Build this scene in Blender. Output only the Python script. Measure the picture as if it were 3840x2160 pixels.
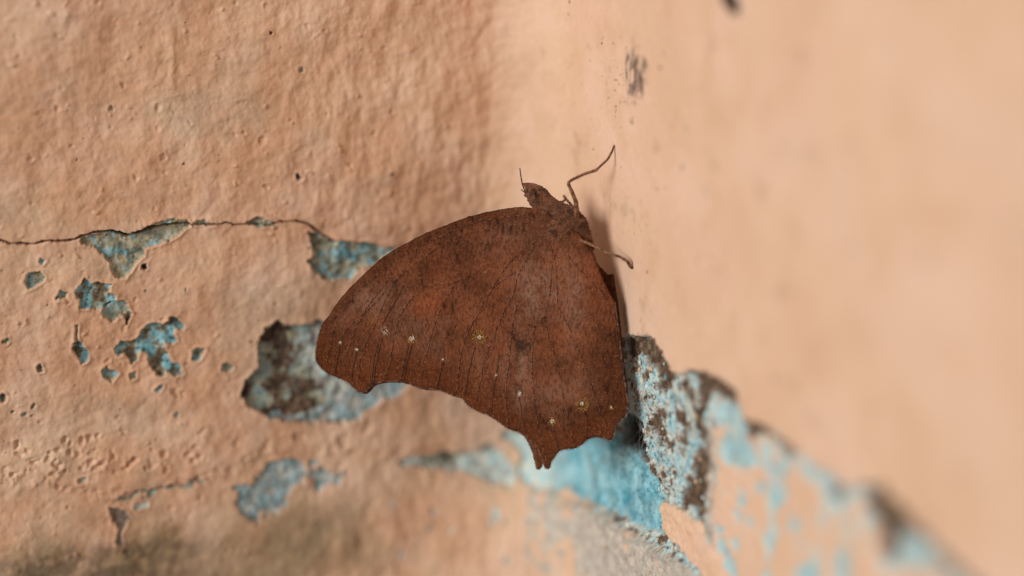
import bpy, math, random
import numpy as np
from mathutils import Vector, Matrix
from mathutils.geometry import delaunay_2d_cdt

for o in list(bpy.data.objects):
    bpy.data.objects.remove(o, do_unlink=True)
scene = bpy.context.scene
COL = scene.collection
random.seed(7)
rng = np.random.RandomState(7)

# ------------------------------------------------------------------ camera
PITCH = math.radians(16.0)          # looking slightly down into the corner
DIST = 0.22                         # metres to the plane of focus
FPX = 7680.0                        # focal length in photo pixels (72 mm lens)
Q = DIST / FPX                      # metres per photo pixel in the plane of focus
FOCUS = np.array((0.0, 0.0, 1.2))
RIGHT = np.array((1.0, 0, 0))
FWD = np.array((0, math.cos(PITCH), -math.sin(PITCH)))
UPV = np.array((0, math.sin(PITCH), math.cos(PITCH)))
CAM = FOCUS - DIST * FWD
cd = bpy.data.cameras.new('camera')
cam = bpy.data.objects.new('camera', cd)
COL.objects.link(cam)
cam.location = CAM
cam.rotation_euler = (math.radians(90) - PITCH, 0, 0)
cd.sensor_width = 36.0
cd.lens = 72.0
cd.clip_start = 0.005
cd.clip_end = 20
cd.dof.use_dof = True
cd.dof.focus_distance = DIST
cd.dof.aperture_fstop = 6.3
scene.camera = cam

# ------------------------------------------------------------------ light
w = bpy.data.worlds.new('World')
scene.world = w
w.use_nodes = True
bg = w.node_tree.nodes['Background']
bg.inputs['Color'].default_value = (1.0, 0.985, 0.965, 1)
bg.inputs['Strength'].default_value = 0.24
ld = bpy.data.lights.new('window_light', 'AREA')
lamp = bpy.data.objects.new('window_light', ld)
COL.objects.link(lamp)
LDIR = np.array((-0.66, -0.70, 0.36))
LDIR /= np.linalg.norm(LDIR)
lamp.location = FOCUS + LDIR * 1.6
lamp.rotation_euler = Vector(LDIR).to_track_quat('Z', 'Y').to_euler()
ld.shape = 'RECTANGLE'
ld.size = 0.58
ld.size_y = 0.58
ld.energy = 25.0
ld.color = (1.0, 0.99, 0.975)
scene.view_settings.view_transform = 'Standard'
scene.view_settings.look = 'None'
scene.view_settings.exposure = 0.0
scene.view_settings.gamma = 1.0
scene.view_settings.use_curve_mapping = False

# ------------------------------------------------------------------ helpers
_TAB = {}
def noise2(x, y, seed):
    if seed not in _TAB:
        ang = np.random.RandomState(seed).rand(256, 256) * 2 * np.pi
        _TAB[seed] = (np.cos(ang).astype(np.float32), np.sin(ang).astype(np.float32))
    gx, gy = _TAB[seed]
    xi = np.floor(x).astype(np.int64); yi = np.floor(y).astype(np.int64)
    xf = x - xi; yf = y - yi
    u = xf**3 * (xf * (xf * 6 - 15) + 10); v = yf**3 * (yf * (yf * 6 - 15) + 10)
    def g(i, j, dx, dy):
        a = (xi + i) & 255; b = (yi + j) & 255
        return gx[a, b] * dx + gy[a, b] * dy
    n00 = g(0, 0, xf, yf); n10 = g(1, 0, xf - 1, yf)
    n01 = g(0, 1, xf, yf - 1); n11 = g(1, 1, xf - 1, yf - 1)
    a = n00 + u * (n10 - n00); b = n01 + u * (n11 - n01)
    return (a + v * (b - a)) * 1.5

def fbm(x, y, scale, octv, seed, gain=0.5):
    out = 0; amp = 1.0; f = 1.0 / scale; tot = 0
    for k in range(octv):
        out = out + amp * noise2(x * f + 17.3 * k, y * f + 5.1 * k, seed + k)
        tot += amp; amp *= gain; f *= 2.03
    return out / tot * 1.3

def sstep(a, b, x):
    t = np.clip((x - a) / (b - a), 0, 1)
    return t * t * (3 - 2 * t)

def poly_sd(px, py, poly):
    """signed distance to a polygon, negative inside"""
    P = np.asarray(poly, float)
    d2 = np.full(px.shape, 1e30); ins = np.zeros(px.shape, bool)
    n = len(P)
    for i in range(n):
        ax, ay = P[i]; bx, by = P[(i + 1) % n]
        ex, ey = bx - ax, by - ay
        t = np.clip(((px - ax) * ex + (py - ay) * ey) / (ex * ex + ey * ey + 1e-30), 0, 1)
        dx = px - ax - t * ex; dy = py - ay - t * ey
        d2 = np.minimum(d2, dx * dx + dy * dy)
        if ay != by:
            ins ^= ((ay > py) != (by > py)) & (px < (bx - ax) * (py - ay) / (by - ay) + ax)
    d = np.sqrt(d2)
    return np.where(ins, -d, d)

def line_d(px, py, pts):
    P = np.asarray(pts, float)
    d2 = np.full(px.shape, 1e30)
    for i in range(len(P) - 1):
        ax, ay = P[i]; bx, by = P[i + 1]
        ex, ey = bx - ax, by - ay
        t = np.clip(((px - ax) * ex + (py - ay) * ey) / (ex * ex + ey * ey + 1e-30), 0, 1)
        dx = px - ax - t * ex; dy = py - ay - t * ey
        d2 = np.minimum(d2, dx * dx + dy * dy)
    return np.sqrt(d2)

def new_mesh(name, verts, faces, mats, parent=None, loc=None, smooth=True, fmat=None):
    me = bpy.data.meshes.new(name)
    verts = np.asarray(verts, float)
    if loc is not None:
        verts = verts - np.asarray(loc)
    me.from_pydata(verts.tolist(), [], [list(map(int, f)) for f in faces])
    if smooth:
        me.polygons.foreach_set('use_smooth', [True] * len(me.polygons))
    for m in (mats if isinstance(mats, (list, tuple)) else [mats]):
        me.materials.append(m)
    if fmat is not None:
        me.polygons.foreach_set('material_index', [int(i) for i in fmat])
    me.update()
    o = bpy.data.objects.new(name, me)
    COL.objects.link(o)
    if parent is not None:
        o.parent = parent
    elif loc is not None:
        o.location = loc
    return o

def tag(o, label=None, cat=None, group=None, kind=None):
    for k, v in (('label', label), ('category', cat), ('group', group), ('kind', kind)):
        if v: o[k] = v
    return o

def srgb(r, g, b):
    f = lambda c: (c / 255 / 12.92) if c / 255 <= 0.04045 else ((c / 255 + 0.055) / 1.055) ** 2.4
    return (f(r), f(g), f(b), 1)

class NT:
    """small node-tree helper"""
    def __init__(self, name, rough=0.8, spec=0.3):
        self.m = bpy.data.materials.new(name); self.m.use_nodes = True
        self.t = self.m.node_tree; self.n = self.t.nodes; self.l = self.t.links
        self.b = self.n['Principled BSDF']
        self.b.inputs['Roughness'].default_value = rough
        self.b.inputs['Specular IOR Level'].default_value = spec
        self.tc = self.n.new('ShaderNodeTexCoord')
        self.co = self.tc.outputs['Object']
    def scaled(self, sc):
        mp = self.n.new('ShaderNodeMapping'); mp.inputs['Scale'].default_value = sc
        self.l.new(self.co, mp.inputs['Vector']); return mp.outputs['Vector']
    def noise(self, scale, detail=4, rough=0.55, vec=None, lo=None, hi=None, dist=0.0):
        nz = self.n.new('ShaderNodeTexNoise')
        nz.inputs['Scale'].default_value = scale; nz.inputs['Detail'].default_value = detail
        nz.inputs['Roughness'].default_value = rough; nz.inputs['Distortion'].default_value = dist
        self.l.new(vec if vec is not None else self.co, nz.inputs['Vector'])
        out = nz.outputs['Fac']
        if lo is not None: out = self.map(out, lo, hi)
        return out
    def map(self, v, lo, hi, a=0.0, b=1.0):
        mr = self.n.new('ShaderNodeMapRange'); mr.interpolation_type = 'SMOOTHSTEP'
        mr.inputs['From Min'].default_value = lo; mr.inputs['From Max'].default_value = hi
        mr.inputs['To Min'].default_value = a; mr.inputs['To Max'].default_value = b
        self.l.new(v, mr.inputs['Value']); return mr.outputs['Result']
    def math(self, op, a, b):
        m = self.n.new('ShaderNodeMath'); m.operation = op; m.use_clamp = op in ('MULTIPLY', 'ADD') and False
        for i, v in enumerate((a, b)):
            if isinstance(v, (int, float)): m.inputs[i].default_value = v
            else: self.l.new(v, m.inputs[i])
        return m.outputs[0]
    def attr(self, name):
        a = self.n.new('ShaderNodeAttribute'); a.attribute_name = name
        s = self.n.new('ShaderNodeSeparateColor'); self.l.new(a.outputs['Color'], s.inputs[0])
        return s.outputs[0], s.outputs[1], s.outputs[2], a.outputs['Alpha']
    def mix(self, f, a, b, mode='MIX'):
        m = self.n.new('ShaderNodeMix'); m.data_type = 'RGBA'; m.blend_type = mode
        m.clamp_factor = True
        if isinstance(f, (int, float)): m.inputs[0].default_value = f
        else: self.l.new(f, m.inputs[0])
        for i, v in ((6, a), (7, b)):
            if isinstance(v, tuple): m.inputs[i].default_value = v
            else: self.l.new(v, m.inputs[i])
        return m.outputs[2]
    def base(self, c):
        if isinstance(c, tuple): self.b.inputs['Base Color'].default_value = c
        else: self.l.new(c, self.b.inputs['Base Color'])
    def bump(self, h, strength, dist):
        bp = self.n.new('ShaderNodeBump'); bp.inputs['Strength'].default_value = strength
        bp.inputs['Distance'].default_value = dist
        self.l.new(h, bp.inputs['Height']); self.l.new(bp.outputs[0], self.b.inputs['Normal'])

# ------------------------------------------------------------------ room corner: two walls meeting in a rounded inside corner
A = math.radians(22.0)
DL = np.array((-math.cos(A), -math.sin(A)))      # along the left wall, away from the corner
DR = np.array((math.sin(A), -math.cos(A)))       # along the right wall, away from the corner
def focus_pt(px, py):
    return FOCUS + RIGHT * (px - 1920) * Q + UPV * (1080 - py) * Q
PL = focus_pt(350, 1000)[:2]
PR = focus_pt(2335, 1000)[:2]
M2 = np.array([[DL[0], -DR[0]], [DL[1], -DR[1]]])
tt = np.linalg.solve(M2, PR - PL)
KORN = PL + DL * tt[0]                            # sharp corner point
RF = 0.0085                                       # fillet radius
ARC = RF * math.pi / 2
CEN = KORN + (DL + DR) * RF
def profile(s):
    """arc length -> point and outward normal; s=0 in the middle of the rounded corner"""
    s = np.asarray(s, float)
    th = np.clip((s + ARC / 2) / RF, 0, math.pi / 2)
    # on arc: from tangent point on left wall (CEN - DR*RF) to tangent point on right wall (CEN - DL*RF)
    dirx = -DR[0] * np.cos(th) - DL[0] * np.sin(th)
    diry = -DR[1] * np.cos(th) - DL[1] * np.sin(th)
    x = CEN[0] + RF * dirx; y = CEN[1] + RF * diry
    el = np.maximum(-ARC / 2 - s, 0); er = np.maximum(s - ARC / 2, 0)
    x = x + DL[0] * el + DR[0] * er; y = y + DL[1] * el + DR[1] * er
    return x, y, -dirx, -diry
_S = np.linspace(-0.30, 0.30, 12001)
_PX, _PY, _, _ = profile(_S)
_TH = np.arctan2(_PX - CAM[0], _PY - CAM[1])      # bearing seen from the camera, monotonic in s
_ok = np.where(np.diff(_TH) > 0)[0]
_i0, _i1 = _ok[0], _ok[-1]
def wall_sz(px, py):
    """photo pixel -> (s, z) on the walls"""
    d = FWD + RIGHT * (px - 1920) / FPX + UPV * (1080 - py) / FPX
    s = np.interp(math.atan2(d[0], d[1]), _TH[_i0:_i1], _S[_i0:_i1])
    x, y, _, _ = profile(s)
    k = math.hypot(x - CAM[0], y - CAM[1]) / math.hypot(d[0], d[1])
    return s, CAM[2] + d[2] * k
def W(pts, k=1.0):
    return [wall_sz(p[0] * k, p[1] * k) for p in pts]
OV = 3840 / 2576.0                                # tracing scale of the overview
Z = 1300 / 2576.0
def Zm(x0, y0, pts): return W([(x0 + p[0] * Z, y0 + p[1] * Z) for p in pts])

def axis(lo, f0, f1, hi, step, coarse):
    a = np.arange(f0, f1, step)
    g = []
    c = f0; st = step
    while c > lo:
        st = min(st * 1.25, coarse); c -= st; g.append(c)
    h = []; c = a[-1]; st = step
    while c < hi:
        st = min(st * 1.25, coarse); c += st; h.append(c)
    return np.concatenate([g[::-1], a, h])
sL = wall_sz(-60, 1080)[0]; sM = wall_sz(2750, 1080)[0]; sR = wall_sz(3950, 1080)[0]
zs = [wall_sz(x, y)[1] for x in (-60, 2060, 3900) for y in (-60, 2220)]
STEP = 0.000135
s_ax = np.concatenate([axis(-0.16, sL, sM, sM + 1e-6, STEP, 0.003)[:-1]])
c = s_ax[-1]; st = STEP; ext = []
while c < sR + 0.05:
    st = min(st * 1.02, 0.00045 if c < sR else 0.003); c += st; ext.append(c)
s_ax = np.concatenate([s_ax, ext])
z_ax = axis(min(zs) - 0.07, min(zs), max(zs), max(zs) + 0.07, STEP, 0.004)
i_split = int(np.argmin(np.abs(s_ax)))
S, ZZ = np.meshgrid(s_ax, z_ax, indexing='ij')
print('wall grid', S.shape, 's', sL, sM, sR, 'z', min(zs), max(zs), 'corner', KORN)

# ---- layers -------------------------------------------------------
h = np.zeros_like(S)
blue = np.zeros_like(S); pale = np.zeros_like(S); grey = np.zeros_like(S); brown = np.zeros_like(S)
dark = np.zeros_like(S); stain = np.zeros_like(S); pink = np.zeros_like(S); olive = np.zeros_like(S)
MM = 0.001
left = sstep(0.004, -0.006, S)                     # 1 on the left wall
wx = (fbm(S, ZZ, 1.6 * MM, 4, 11) * 0.55 + fbm(S, ZZ, 0.55 * MM, 2, 15) * 0.24) * MM       # ragged-edge warp
wy = (fbm(S, ZZ, 1.6 * MM, 4, 31) * 0.55 + fbm(S, ZZ, 0.55 * MM, 2, 35) * 0.24) * MM
n_lump = fbm(S, ZZ, 3.2 * MM, 4, 45, 0.6)
SW, ZW = S + wx, ZZ + wy
n_mid = fbm(S, ZZ, 1.5 * MM, 5, 51)
n_fine = fbm(S, ZZ, 0.55 * MM, 3, 71, 0.65)
n_big = fbm(S, ZZ, 6 * MM, 4, 91)

def region(poly, soft=0.10 * MM, warp=1.0, grow=0.0):
    P = np.asarray(poly)
    m = 4 * MM
    i0 = np.searchsorted(s_ax, P[:, 0].min() - m); i1 = np.searchsorted(s_ax, P[:, 0].max() + m)
    j0 = np.searchsorted(z_ax, P[:, 1].min() - m); j1 = np.searchsorted(z_ax, P[:, 1].max() + m)
    sl = (slice(i0, i1), slice(j0, j1))
    d = poly_sd(S[sl] + wx[sl] * warp, ZZ[sl] + wy[sl] * warp, P) - grow
    return sl, d

# relief of the walls
relL = (fbm(S, ZZ, 14 * MM, 2, 201) * 0.40 + fbm(S, ZZ, 4.2 * MM, 3, 211) * 0.24 + fbm(S, ZZ, 1.5 * MM, 4, 221, 0.6) * 0.125
        + n_fine * 0.032) * MM
# brushed vertical ridges towards the corner
band = sstep(wall_sz(850, 500)[0], wall_sz(1300, 500)[0], S) * sstep(wall_sz(2000, 500)[0], wall_sz(1780, 500)[0], S)
ridge = fbm(S * 1.0, ZZ * 0.42, 1.9 * MM, 3, 231) * 0.17 * MM
relL = relL + band * ridge
relR = (fbm(S, ZZ, 16 * MM, 2, 241) * 0.25 + fbm(S, ZZ, 3 * MM, 3, 251) * 0.03 + n_fine * 0.007 + fbm(S, ZZ, 1.1 * MM, 2, 261) * 0.006) * MM
h += left * relL + (1 - left) * relR
pink += left * (0.66 + 1.2 * fbm(S, ZZ, 9 * MM, 5, 301, .6))
olive += left * 0.20 * sstep(0.05, 0.5, fbm(S, ZZ, 12 * MM, 5, 331, .6))
fil_ = np.exp(-((S - 1.0 * MM) / (8 * MM)) ** 2)
pink *= 1 - 0.9 * fil_
pink += (1 - left) * (0.05 + 0.35 * fbm(S, ZZ, 12 * MM, 3, 311))

# blisters and small craters of the left wall
def dips(pts, depth, colour=None, rim=0.25, irr=0.5):
    for (s0, z0, r) in pts:
        i0, i1 = np.searchsorted(s_ax, (s0 - 2.5 * r, s0 + 2.5 * r)); j0, j1 = np.searchsorted(z_ax, (z0 - 2.5 * r, z0 + 2.5 * r))
        if i1 <= i0 or j1 <= j0: continue
        sl = (slice(i0, i1), slice(j0, j1))
        k_ = irr * min(1.0, r / (0.5 * MM))
        aa = random.random() * 3.14; asp = 1 + irr * random.uniform(0.0, 0.8)
        du = S[sl] + wx[sl] * (0.2 + k_) - s0; dv = ZZ[sl] + wy[sl] * (0.2 + k_) - z0
        ca, sa = math.cos(aa), math.sin(aa)
        d = np.hypot(du * ca + dv * sa, (dv * ca - du * sa) * asp) / r
        h[sl] += depth * r * (-sstep(1.0, 0.35, d) + rim * np.exp(-((d - 1.15) / 0.28) ** 2))
        if colour is not None:
            colour[sl] = np.maximum(colour[sl], sstep(0.95, 0.55, d))
def scatter(n, x0, x1, y0, y1, r0, r1):
    out = []
    for _ in range(n):
        s0, z0 = wall_sz(random.uniform(x0, x1), random.uniform(y0, y1))
        out.append((s0, z0, r0 * (r1 / r0) ** (random.random() ** 1.6) * MM))
    return out
dips(scatter(340, 0, 1800, 0, 2160, 0.12, 0.50), 0.36)                     # pock marks
dips(scatter(420, 0, 1800, 0, 2160, 0.10, 0.42), -0.50, rim=0.0, irr=.9)           # grains under the paint
dips(scatter(90, 0, 1500, 0, 2000, 0.045, 0.10), 1.0, dark, 0.2)           # dark pin holes
dips(scatter(26, 0, 1100, 900, 1560, 0.07, 0.22), 0.9, olive, 0.25)
dips([(*W([(p[0], p[1])])[0], p[2] * MM) for p in
      ((1125, 664, .46), (1018, 125, .26), (1038, 662, .13), (690, 613, .17), (540, 1003, .42), (505, 640, .12), (288, 602, .16),
       (532, 178, .14), (1372, 1010, .2), (1160, 930, .17), (1468, 655, .3))], 1.0, dark, 0.3)
dips([(*W([p])[0], r * MM) for p, r in (((417, 408), .42), ((1132, 265), .38), ((700, 1085), .26), ((547, 1088), .2), ((660, 1560), .36),
      ((940, 1283), .3), ((52, 1545), .3), ((88, 1555), .3), ((125, 1525), .34), ((118, 1562), .2), ((8, 1490), .62), ((30, 1273), .3))], 0.7, olive, 0.3)
# row of blisters along the lower edge of the plaster
bl = []
for _ in range(60):
    t = random.random()
    bl.append((*W([(60 + t * 720 + random.gauss(0, 12), 1725 + 18 * math.sin(t * 9) + random.gauss(0, 42))])[0], random.uniform(.18, .62) * MM))
dips(bl, 0.50, None, 0.22, irr=0.45)
dips([(*W([p])[0], r * MM) for p, r in (((575, 1745), .75), ((133, 1735), .7), ((250, 1770), .5), ((505, 1730), .8), ((340, 1700), .6), ((930, 1725), .8), ((880, 1650), .7), ((1120, 1640), 1.1), ((1290, 1650), 1.1), ((665, 1470), 1.0), ((760, 1620), .7), ((1000, 1680), .8), ((1380, 1600), 1.0))], 0.30, None, 0.15, irr=1.2)
# long raised scratch in the plaster upper left
sd = line_d(SW, ZZ, Zm(0, 0, [(1265, 250), (1285, 420), (1270, 680)]))
h += 0.13 * MM * np.exp(-(sd / (0.6 * MM)) ** 2) * (1 + 0.8 * n_mid)

# the lower plaster on the left wall steps back beneath the blistered edge
edge_l = W([(-300, 1790), (100, 1790), (300, 1830), (440, 1850), (700, 1800), (860, 1760), (960, 1700), (1200, 1690), (1500, 1700), (1640, 1680), (1830, 1690)])
zl = np.interp(S, [p[0] for p in edge_l], [p[1] for p in edge_l])
low = sstep(0.8 * MM, -1.2 * MM, ZZ - zl + 2.4 * wy)
h += -0.32 * MM * low * left
stain_c = [((1130, 2040), 330, 1.0), ((1000, 2160), 330, 0.9), ((520, 2160), 330, 1.0), ((150, 2175), 260, 0.9), ((330, 1960), 160, .35), ((880, 1930), 200, .45), ((1350, 2060), 170, .5)]
for (p, r, a) in stain_c:
    s0, z0 = wall_sz(*p); r = r * Q
    d = np.hypot((S - s0) * 0.85, ZZ - z0) / r + 0.45 * n_big
    stain = np.maximum(stain, a * sstep(1.0, 0.15, d))
grime = sstep(*W([(0, 2060), (0, 2150)])[0:2][0][1:2], W([(0, 2150)])[0][1], ZZ + 2.2 * wy) * left * sstep(wall_sz(1000, 2100)[0], wall_sz(500, 2100)[0], S)
dark = np.maximum(dark, 0.5 * grime * sstep(-0.3, 0.5, n_mid + 0.3))

# chipped patches on the left wall: older blue coat and grey plaster show through
def patch(poly, kind, depth=0.30, grow=0.0, warp=1.0, rim=0.13, worn=0.0):
    sl, d = region(poly, warp=warp, grow=grow)
    m = sstep(0.06 * MM, -0.08 * MM, d)
    if worn: m = m * sstep(-worn - 0.12, -worn + 0.12, n_mid[sl] * 0.7 + n_lump[sl] * 0.6 + 0.5 * sstep(0, 2 * MM, -d) - 0.2)
    h[sl] += -depth * MM * m + rim * MM * np.exp(-((d - 0.16 * MM) / (0.16 * MM)) ** 2) + m * (n_fine[sl] * 0.10 + n_mid[sl] * 0.14) * MM
    for lay in (blue, pale, grey, brown, dark, olive): lay[sl] *= (1 - m)
    k = dict(blue=0, pale=0, grey=0, brown=0, olive=0)
    nm, nf = n_mid[sl], n_fine[sl]
    ws = kind(nm, nf, S[sl], n_lump[sl])
    for nme, a in ws.items():
        arr = {'blue': blue, 'pale': pale, 'grey': grey, 'brown': brown, 'olive': olive, 'dark': dark}[nme]
        arr[sl] = np.maximum(arr[sl], m * a * (0.80 if nme == 'blue' else 1.0))
    return sl, d, m
def k_olive(nm, nf, s, z):
    return {'olive': 0.95 + 0 * nm, 'blue': 0.75 * sstep(0.10, 0.45, nm), 'pale': 0.5 * sstep(0.15, 0.5, -nm), 'brown': 0.8 * sstep(0.25, .55, nf * .6 - nm * .4), 'dark': 0.6 * sstep(0.30, 0.5, nf)}
def k_blue(nm, nf, s, z):
    return {'olive': 1.0 + 0 * nm, 'blue': sstep(-0.15, 0.10, nm + .25 * nf), 'brown': 0.9 * sstep(0.10, 0.35, -nm + .3 * nf), 'pale': 0.35 * sstep(0.2, 0.45, nf), 'dark': 0.75 * sstep(0.12, 0.36, -nf)}
def k_mix(nm, nf, s, z):
    return {'olive': 1.0 + 0 * nm, 'blue': 0.9 * sstep(-0.02, 0.25, nm), 'brown': 0.85 * sstep(0.15, 0.4, nf), 'pale': 0.8 * sstep(0.15, 0.4, -nf), 'dark': 0.5 * sstep(0.25, 0.5, -nm)}
def k_rub(nm, nf, s, z):
    return {'olive': 1.0 + 0 * nm, 'grey': 0.6 * sstep(-.1, .3, nm), 'blue': 0.45 * sstep(0.10, 0.35, -z + .3 * nm), 'brown': 1.0 * sstep(0.02, 0.16, z + .25 * nm), 'pale': 0.5 * sstep(0.05, 0.35, -nf - z * .8), 'dark': 0.7 * sstep(0.12, 0.34, z * .7 - nf * .6)}
def k_purp(nm, nf, s, z):
    return {'grey': 0.85 + 0 * nm, 'brown': 0.35 + 0.4 * sstep(0, .3, nf)}
def k_slate(nm, nf, s, z):
    return {'grey': 1.0 + 0 * nm, 'blue': 0.55 * sstep(-0.3, 0.2, nm), 'pale': 0.25 * sstep(0, 0.4, -nm)}
def k_pale(nm, nf, s, z):
    return {'grey': 0.9 + 0 * nm, 'pale': 0.8 * sstep(-0.3, 0.15, nm), 'olive': 0.9 * sstep(0.0, 0.35, -nm), 'blue': 0.3 * sstep(0.1, .4, nf)}
z3 = lambda pts: Zm(0, 750, pts)
patch(z3([(600, 290), (660, 260), (820, 225), (960, 262), (1050, 235), (1090, 205), (1200, 190), (1400, 175), (1425, 190), (1350, 250), (1200, 330), (1070, 355), (1060, 410), (1000, 480), (940, 575), (880, 575), (840, 540), (815, 460), (750, 390), (680, 345), (615, 320)]), k_olive, 0.5, warp=.6)
patch(z3([(1090, 190), (1180, 160), (1300, 135), (1400, 150), (1410, 172), (1200, 182)]), k_olive, 0.25, warp=.6)
patch(z3([(1430, 182), (1450, 150), (1590, 165), (1600, 187)]), k_olive, 0.25, warp=.6)
patch(z3([(555, 680), (590, 630), (640, 580), (690, 625), (740, 610), (830, 630), (810, 680), (860, 710), (860, 750), (800, 800), (740, 820), (700, 815), (590, 815), (580, 740)]), k_blue, 0.42, warp=.75)
patch(z3([(780, 790), (860, 745), (940, 755), (975, 850), (945, 930), (910, 870), (800, 885), (755, 840)]), k_rub, 0.5, warp=.75)
patch(z3([(860, 1100), (900, 1055), (960, 1060), (1010, 1040), (1060, 960), (1140, 915), (1240, 920), (1260, 870), (1330, 890), (1375, 945), (1330, 975), (1290, 960), (1290, 1000), (1320, 1040), (1270, 1065), (1230, 1050), (1240, 1130), (1280, 1200), (1350, 1215), (1360, 1300), (1310, 1305), (1240, 1270), (1200, 1320), (1150, 1300), (1100, 1230), (1100, 1140), (1060, 1110), (1030, 1150), (990, 1230), (950, 1200), (930, 1150), (880, 1180)]), k_blue, 0.42, warp=.75)
patch(z3([(180, 600), (230, 545), (290, 530), (335, 570), (330, 610), (260, 650), (210, 660)]), k_mix, 0.42, warp=.6)
patch(z3([(440, 665), (510, 690), (495, 745), (425, 735)]), k_mix, 0.4, warp=.6)
patch(z3([(560, 1060), (590, 1045), (640, 1110), (655, 1180), (620, 1215), (560, 1160), (540, 1100)]), k_blue, 0.4, warp=.6)
patch(z3([(555, 930), (580, 920), (575, 1000), (590, 1045), (565, 1050), (560, 1000)]), k_olive, 0.2, warp=.3)
patch(z3([(755, 1260), (800, 1240), (885, 1290), (830, 1355), (770, 1310)]), k_mix, 0.4, warp=.6)
patch(z3([(1430, 1120), (1470, 1100), (1525, 1110), (1470, 1200), (1430, 1190)]), k_blue, 0.4, warp=.3)
patch(z3([(1650, 1220), (1690, 1205), (1735, 1250), (1690, 1280), (1650, 1260)]), k_mix, 0.3, warp=.3)
patch(z3([(970, 1290), (1020, 1270), (1015, 1330), (975, 1340)]), k_olive, 0.3, warp=.3)
patch(z3([(300, 430), (340, 455), (320, 480), (295, 460)]), k_mix, 0.3, warp=.2)
patch(z3([(270, 1235), (300, 1215), (322, 1270), (290, 1278)]), k_mix, 0.3, warp=.2)
patch(z3([(1145, 1410), (1200, 1370), (1205, 1395), (1180, 1430)]), k_mix, 0.25, warp=.2)
patch(z3([(20, 1040), (60, 1030), (50, 1070), (15, 1060)]), k_olive, 0.25, warp=.2)
BIGP = [(605, 1000), (620, 955), (645, 930), (650, 860), (665, 825), (700, 808), (730, 822), (800, 808), (900, 820), (1000, 900), (1030, 965), (1010, 990), (960, 1010), (880, 1065), (760, 1065), (680, 1050), (615, 1015)]
patch(W(BIGP, OV), k_rub, 0.9, warp=.7)
patch(W([(745, 880), (800, 840), (900, 900), (900, 1000), (830, 1005), (800, 960)], OV), k_pale, 0.1, rim=0, warp=1.5)
patch(W([(790, 812), (840, 812), (860, 850), (800, 880)], OV), k_slate, 0.0, rim=0, warp=1)
patch(W([(660, 1040), (760, 1045), (850, 1010), (900, 960), (1030, 960), (1012, 990), (960, 1010), (880, 1063), (760, 1063), (680, 1052)], OV), k_slate, 0.0, rim=0, warp=.8)
patch(W([(700, 1010), (770, 1000), (790, 1040), (720, 1050)], OV), lambda nm, nf, s, z: {'brown': 1 + 0 * nm}, 0.2, rim=0)
patch(W([(780, 580), (830, 600), (905, 612), (1000, 625), (960, 660), (900, 680), (880, 705), (820, 700), (790, 685), (770, 655), (790, 640)], OV), k_mix, 0.5, warp=.7)
patch(W([(620, 555), (650, 545), (690, 555), (692, 568), (650, 572)], OV), k_olive, 0.35, warp=.6)
patch(W([(590, 1230), (650, 1210), (690, 1155), (760, 1160), (850, 1185), (860, 1210), (820, 1230), (760, 1220), (730, 1250), (700, 1290), (640, 1325), (600, 1290)], OV), k_slate, 0.3, warp=1.8, worn=.48, rim=.05)
patch(W([(285, 1250), (330, 1245), (400, 1228), (520, 1205), (515, 1220), (420, 1240), (330, 1260)], OV), k_olive, 0.15, warp=1.6, worn=.35, rim=.03)
patch(W([(340, 1272), (380, 1265), (378, 1282), (350, 1285)], OV), k_pale, 0.15, warp=.75)
patch(W([(275, 1278), (320, 1290), (332, 1310), (308, 1340), (312, 1375), (295, 1372), (298, 1330), (280, 1300)], OV), k_purp, 0.3, warp=.6)
patch(W([(195, 1208), (218, 1205), (215, 1216), (197, 1217)], OV), k_olive, 0.2, warp=.3)
patch(W([(1000, 1160), (1070, 1150), (1140, 1140), (1200, 1130), (1235, 1118), (1265, 1145), (1300, 1180), (1290, 1215), (1240, 1215), (1200, 1195), (1130, 1185), (1060, 1175), (1010, 1174)], OV), k_pale, 0.35, warp=.8)
patch(W([(1060, 1160), (1110, 1140), (1170, 1140), (1160, 1170), (1100, 1175)], OV), k_rub, 0.1, warp=.8, rim=0)
for p, r in (((1240, 1280), 14), ((1222, 1300), 8), ((1270, 1290), 7), ((1275, 1385), 9), ((1010, 1395), 8), ((990, 1270), 6), ((1090, 1290), 8), ((1080, 1330), 7), ((445, 1045), 6), ((1130, 1330), 5)):
    patch(W([(p[0] + r * math.cos(a) * .8, p[1] + r * 1.6 * math.sin(a)) for a in np.linspace(0, 6.28, 8)[:-1]], OV), k_pale, 0.15, warp=.4, rim=0.03)

# long crack across the left wall, plaster above it stands a little proud
CR = [(-300, 325), (0, 300), (80, 328), (250, 325), (330, 300), (450, 305), (540, 298), (600, 270), (700, 235), (820, 225), (950, 262), (1050, 230), (1090, 205), (1200, 190), (1390, 170), (1430, 185), (1600, 182), (1680, 170), (1750, 188), (1830, 178), (2000, 190), (2080, 158), (2200, 155), (2300, 180), (2340, 215), (2480, 300), (2600, 305), (2900, 340)]
cl = Zm(0, 750, CR)
dcr = line_d(S + wx * 0.25, ZZ + wy * 0.25, cl)
sC = [p[0] for p in cl]; zC = [p[1] for p in cl]
wid = np.interp(S, W([(0, 900), (500, 860), (560, 850), (700, 850), (1000, 830), (1150, 840), (1400, 900)]) and [wall_sz(x, 860)[0] for x in (0, 300, 560, 600, 720, 1000, 1180, 1400)], [0.12, 0.11, 0.26, 0.18, 0.08, 0.07, 0.12, 0.05]) * MM
above = sstep(-0.05 * MM, 0.05 * MM, ZZ - np.interp(S, sC, zC)) * sstep(wall_sz(1750, 860)[0], wall_sz(1300, 860)[0], S)
h += 0.20 * MM * above * np.exp(-np.maximum(ZZ - np.interp(S, sC, zC), 0) / (6 * MM))
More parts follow.
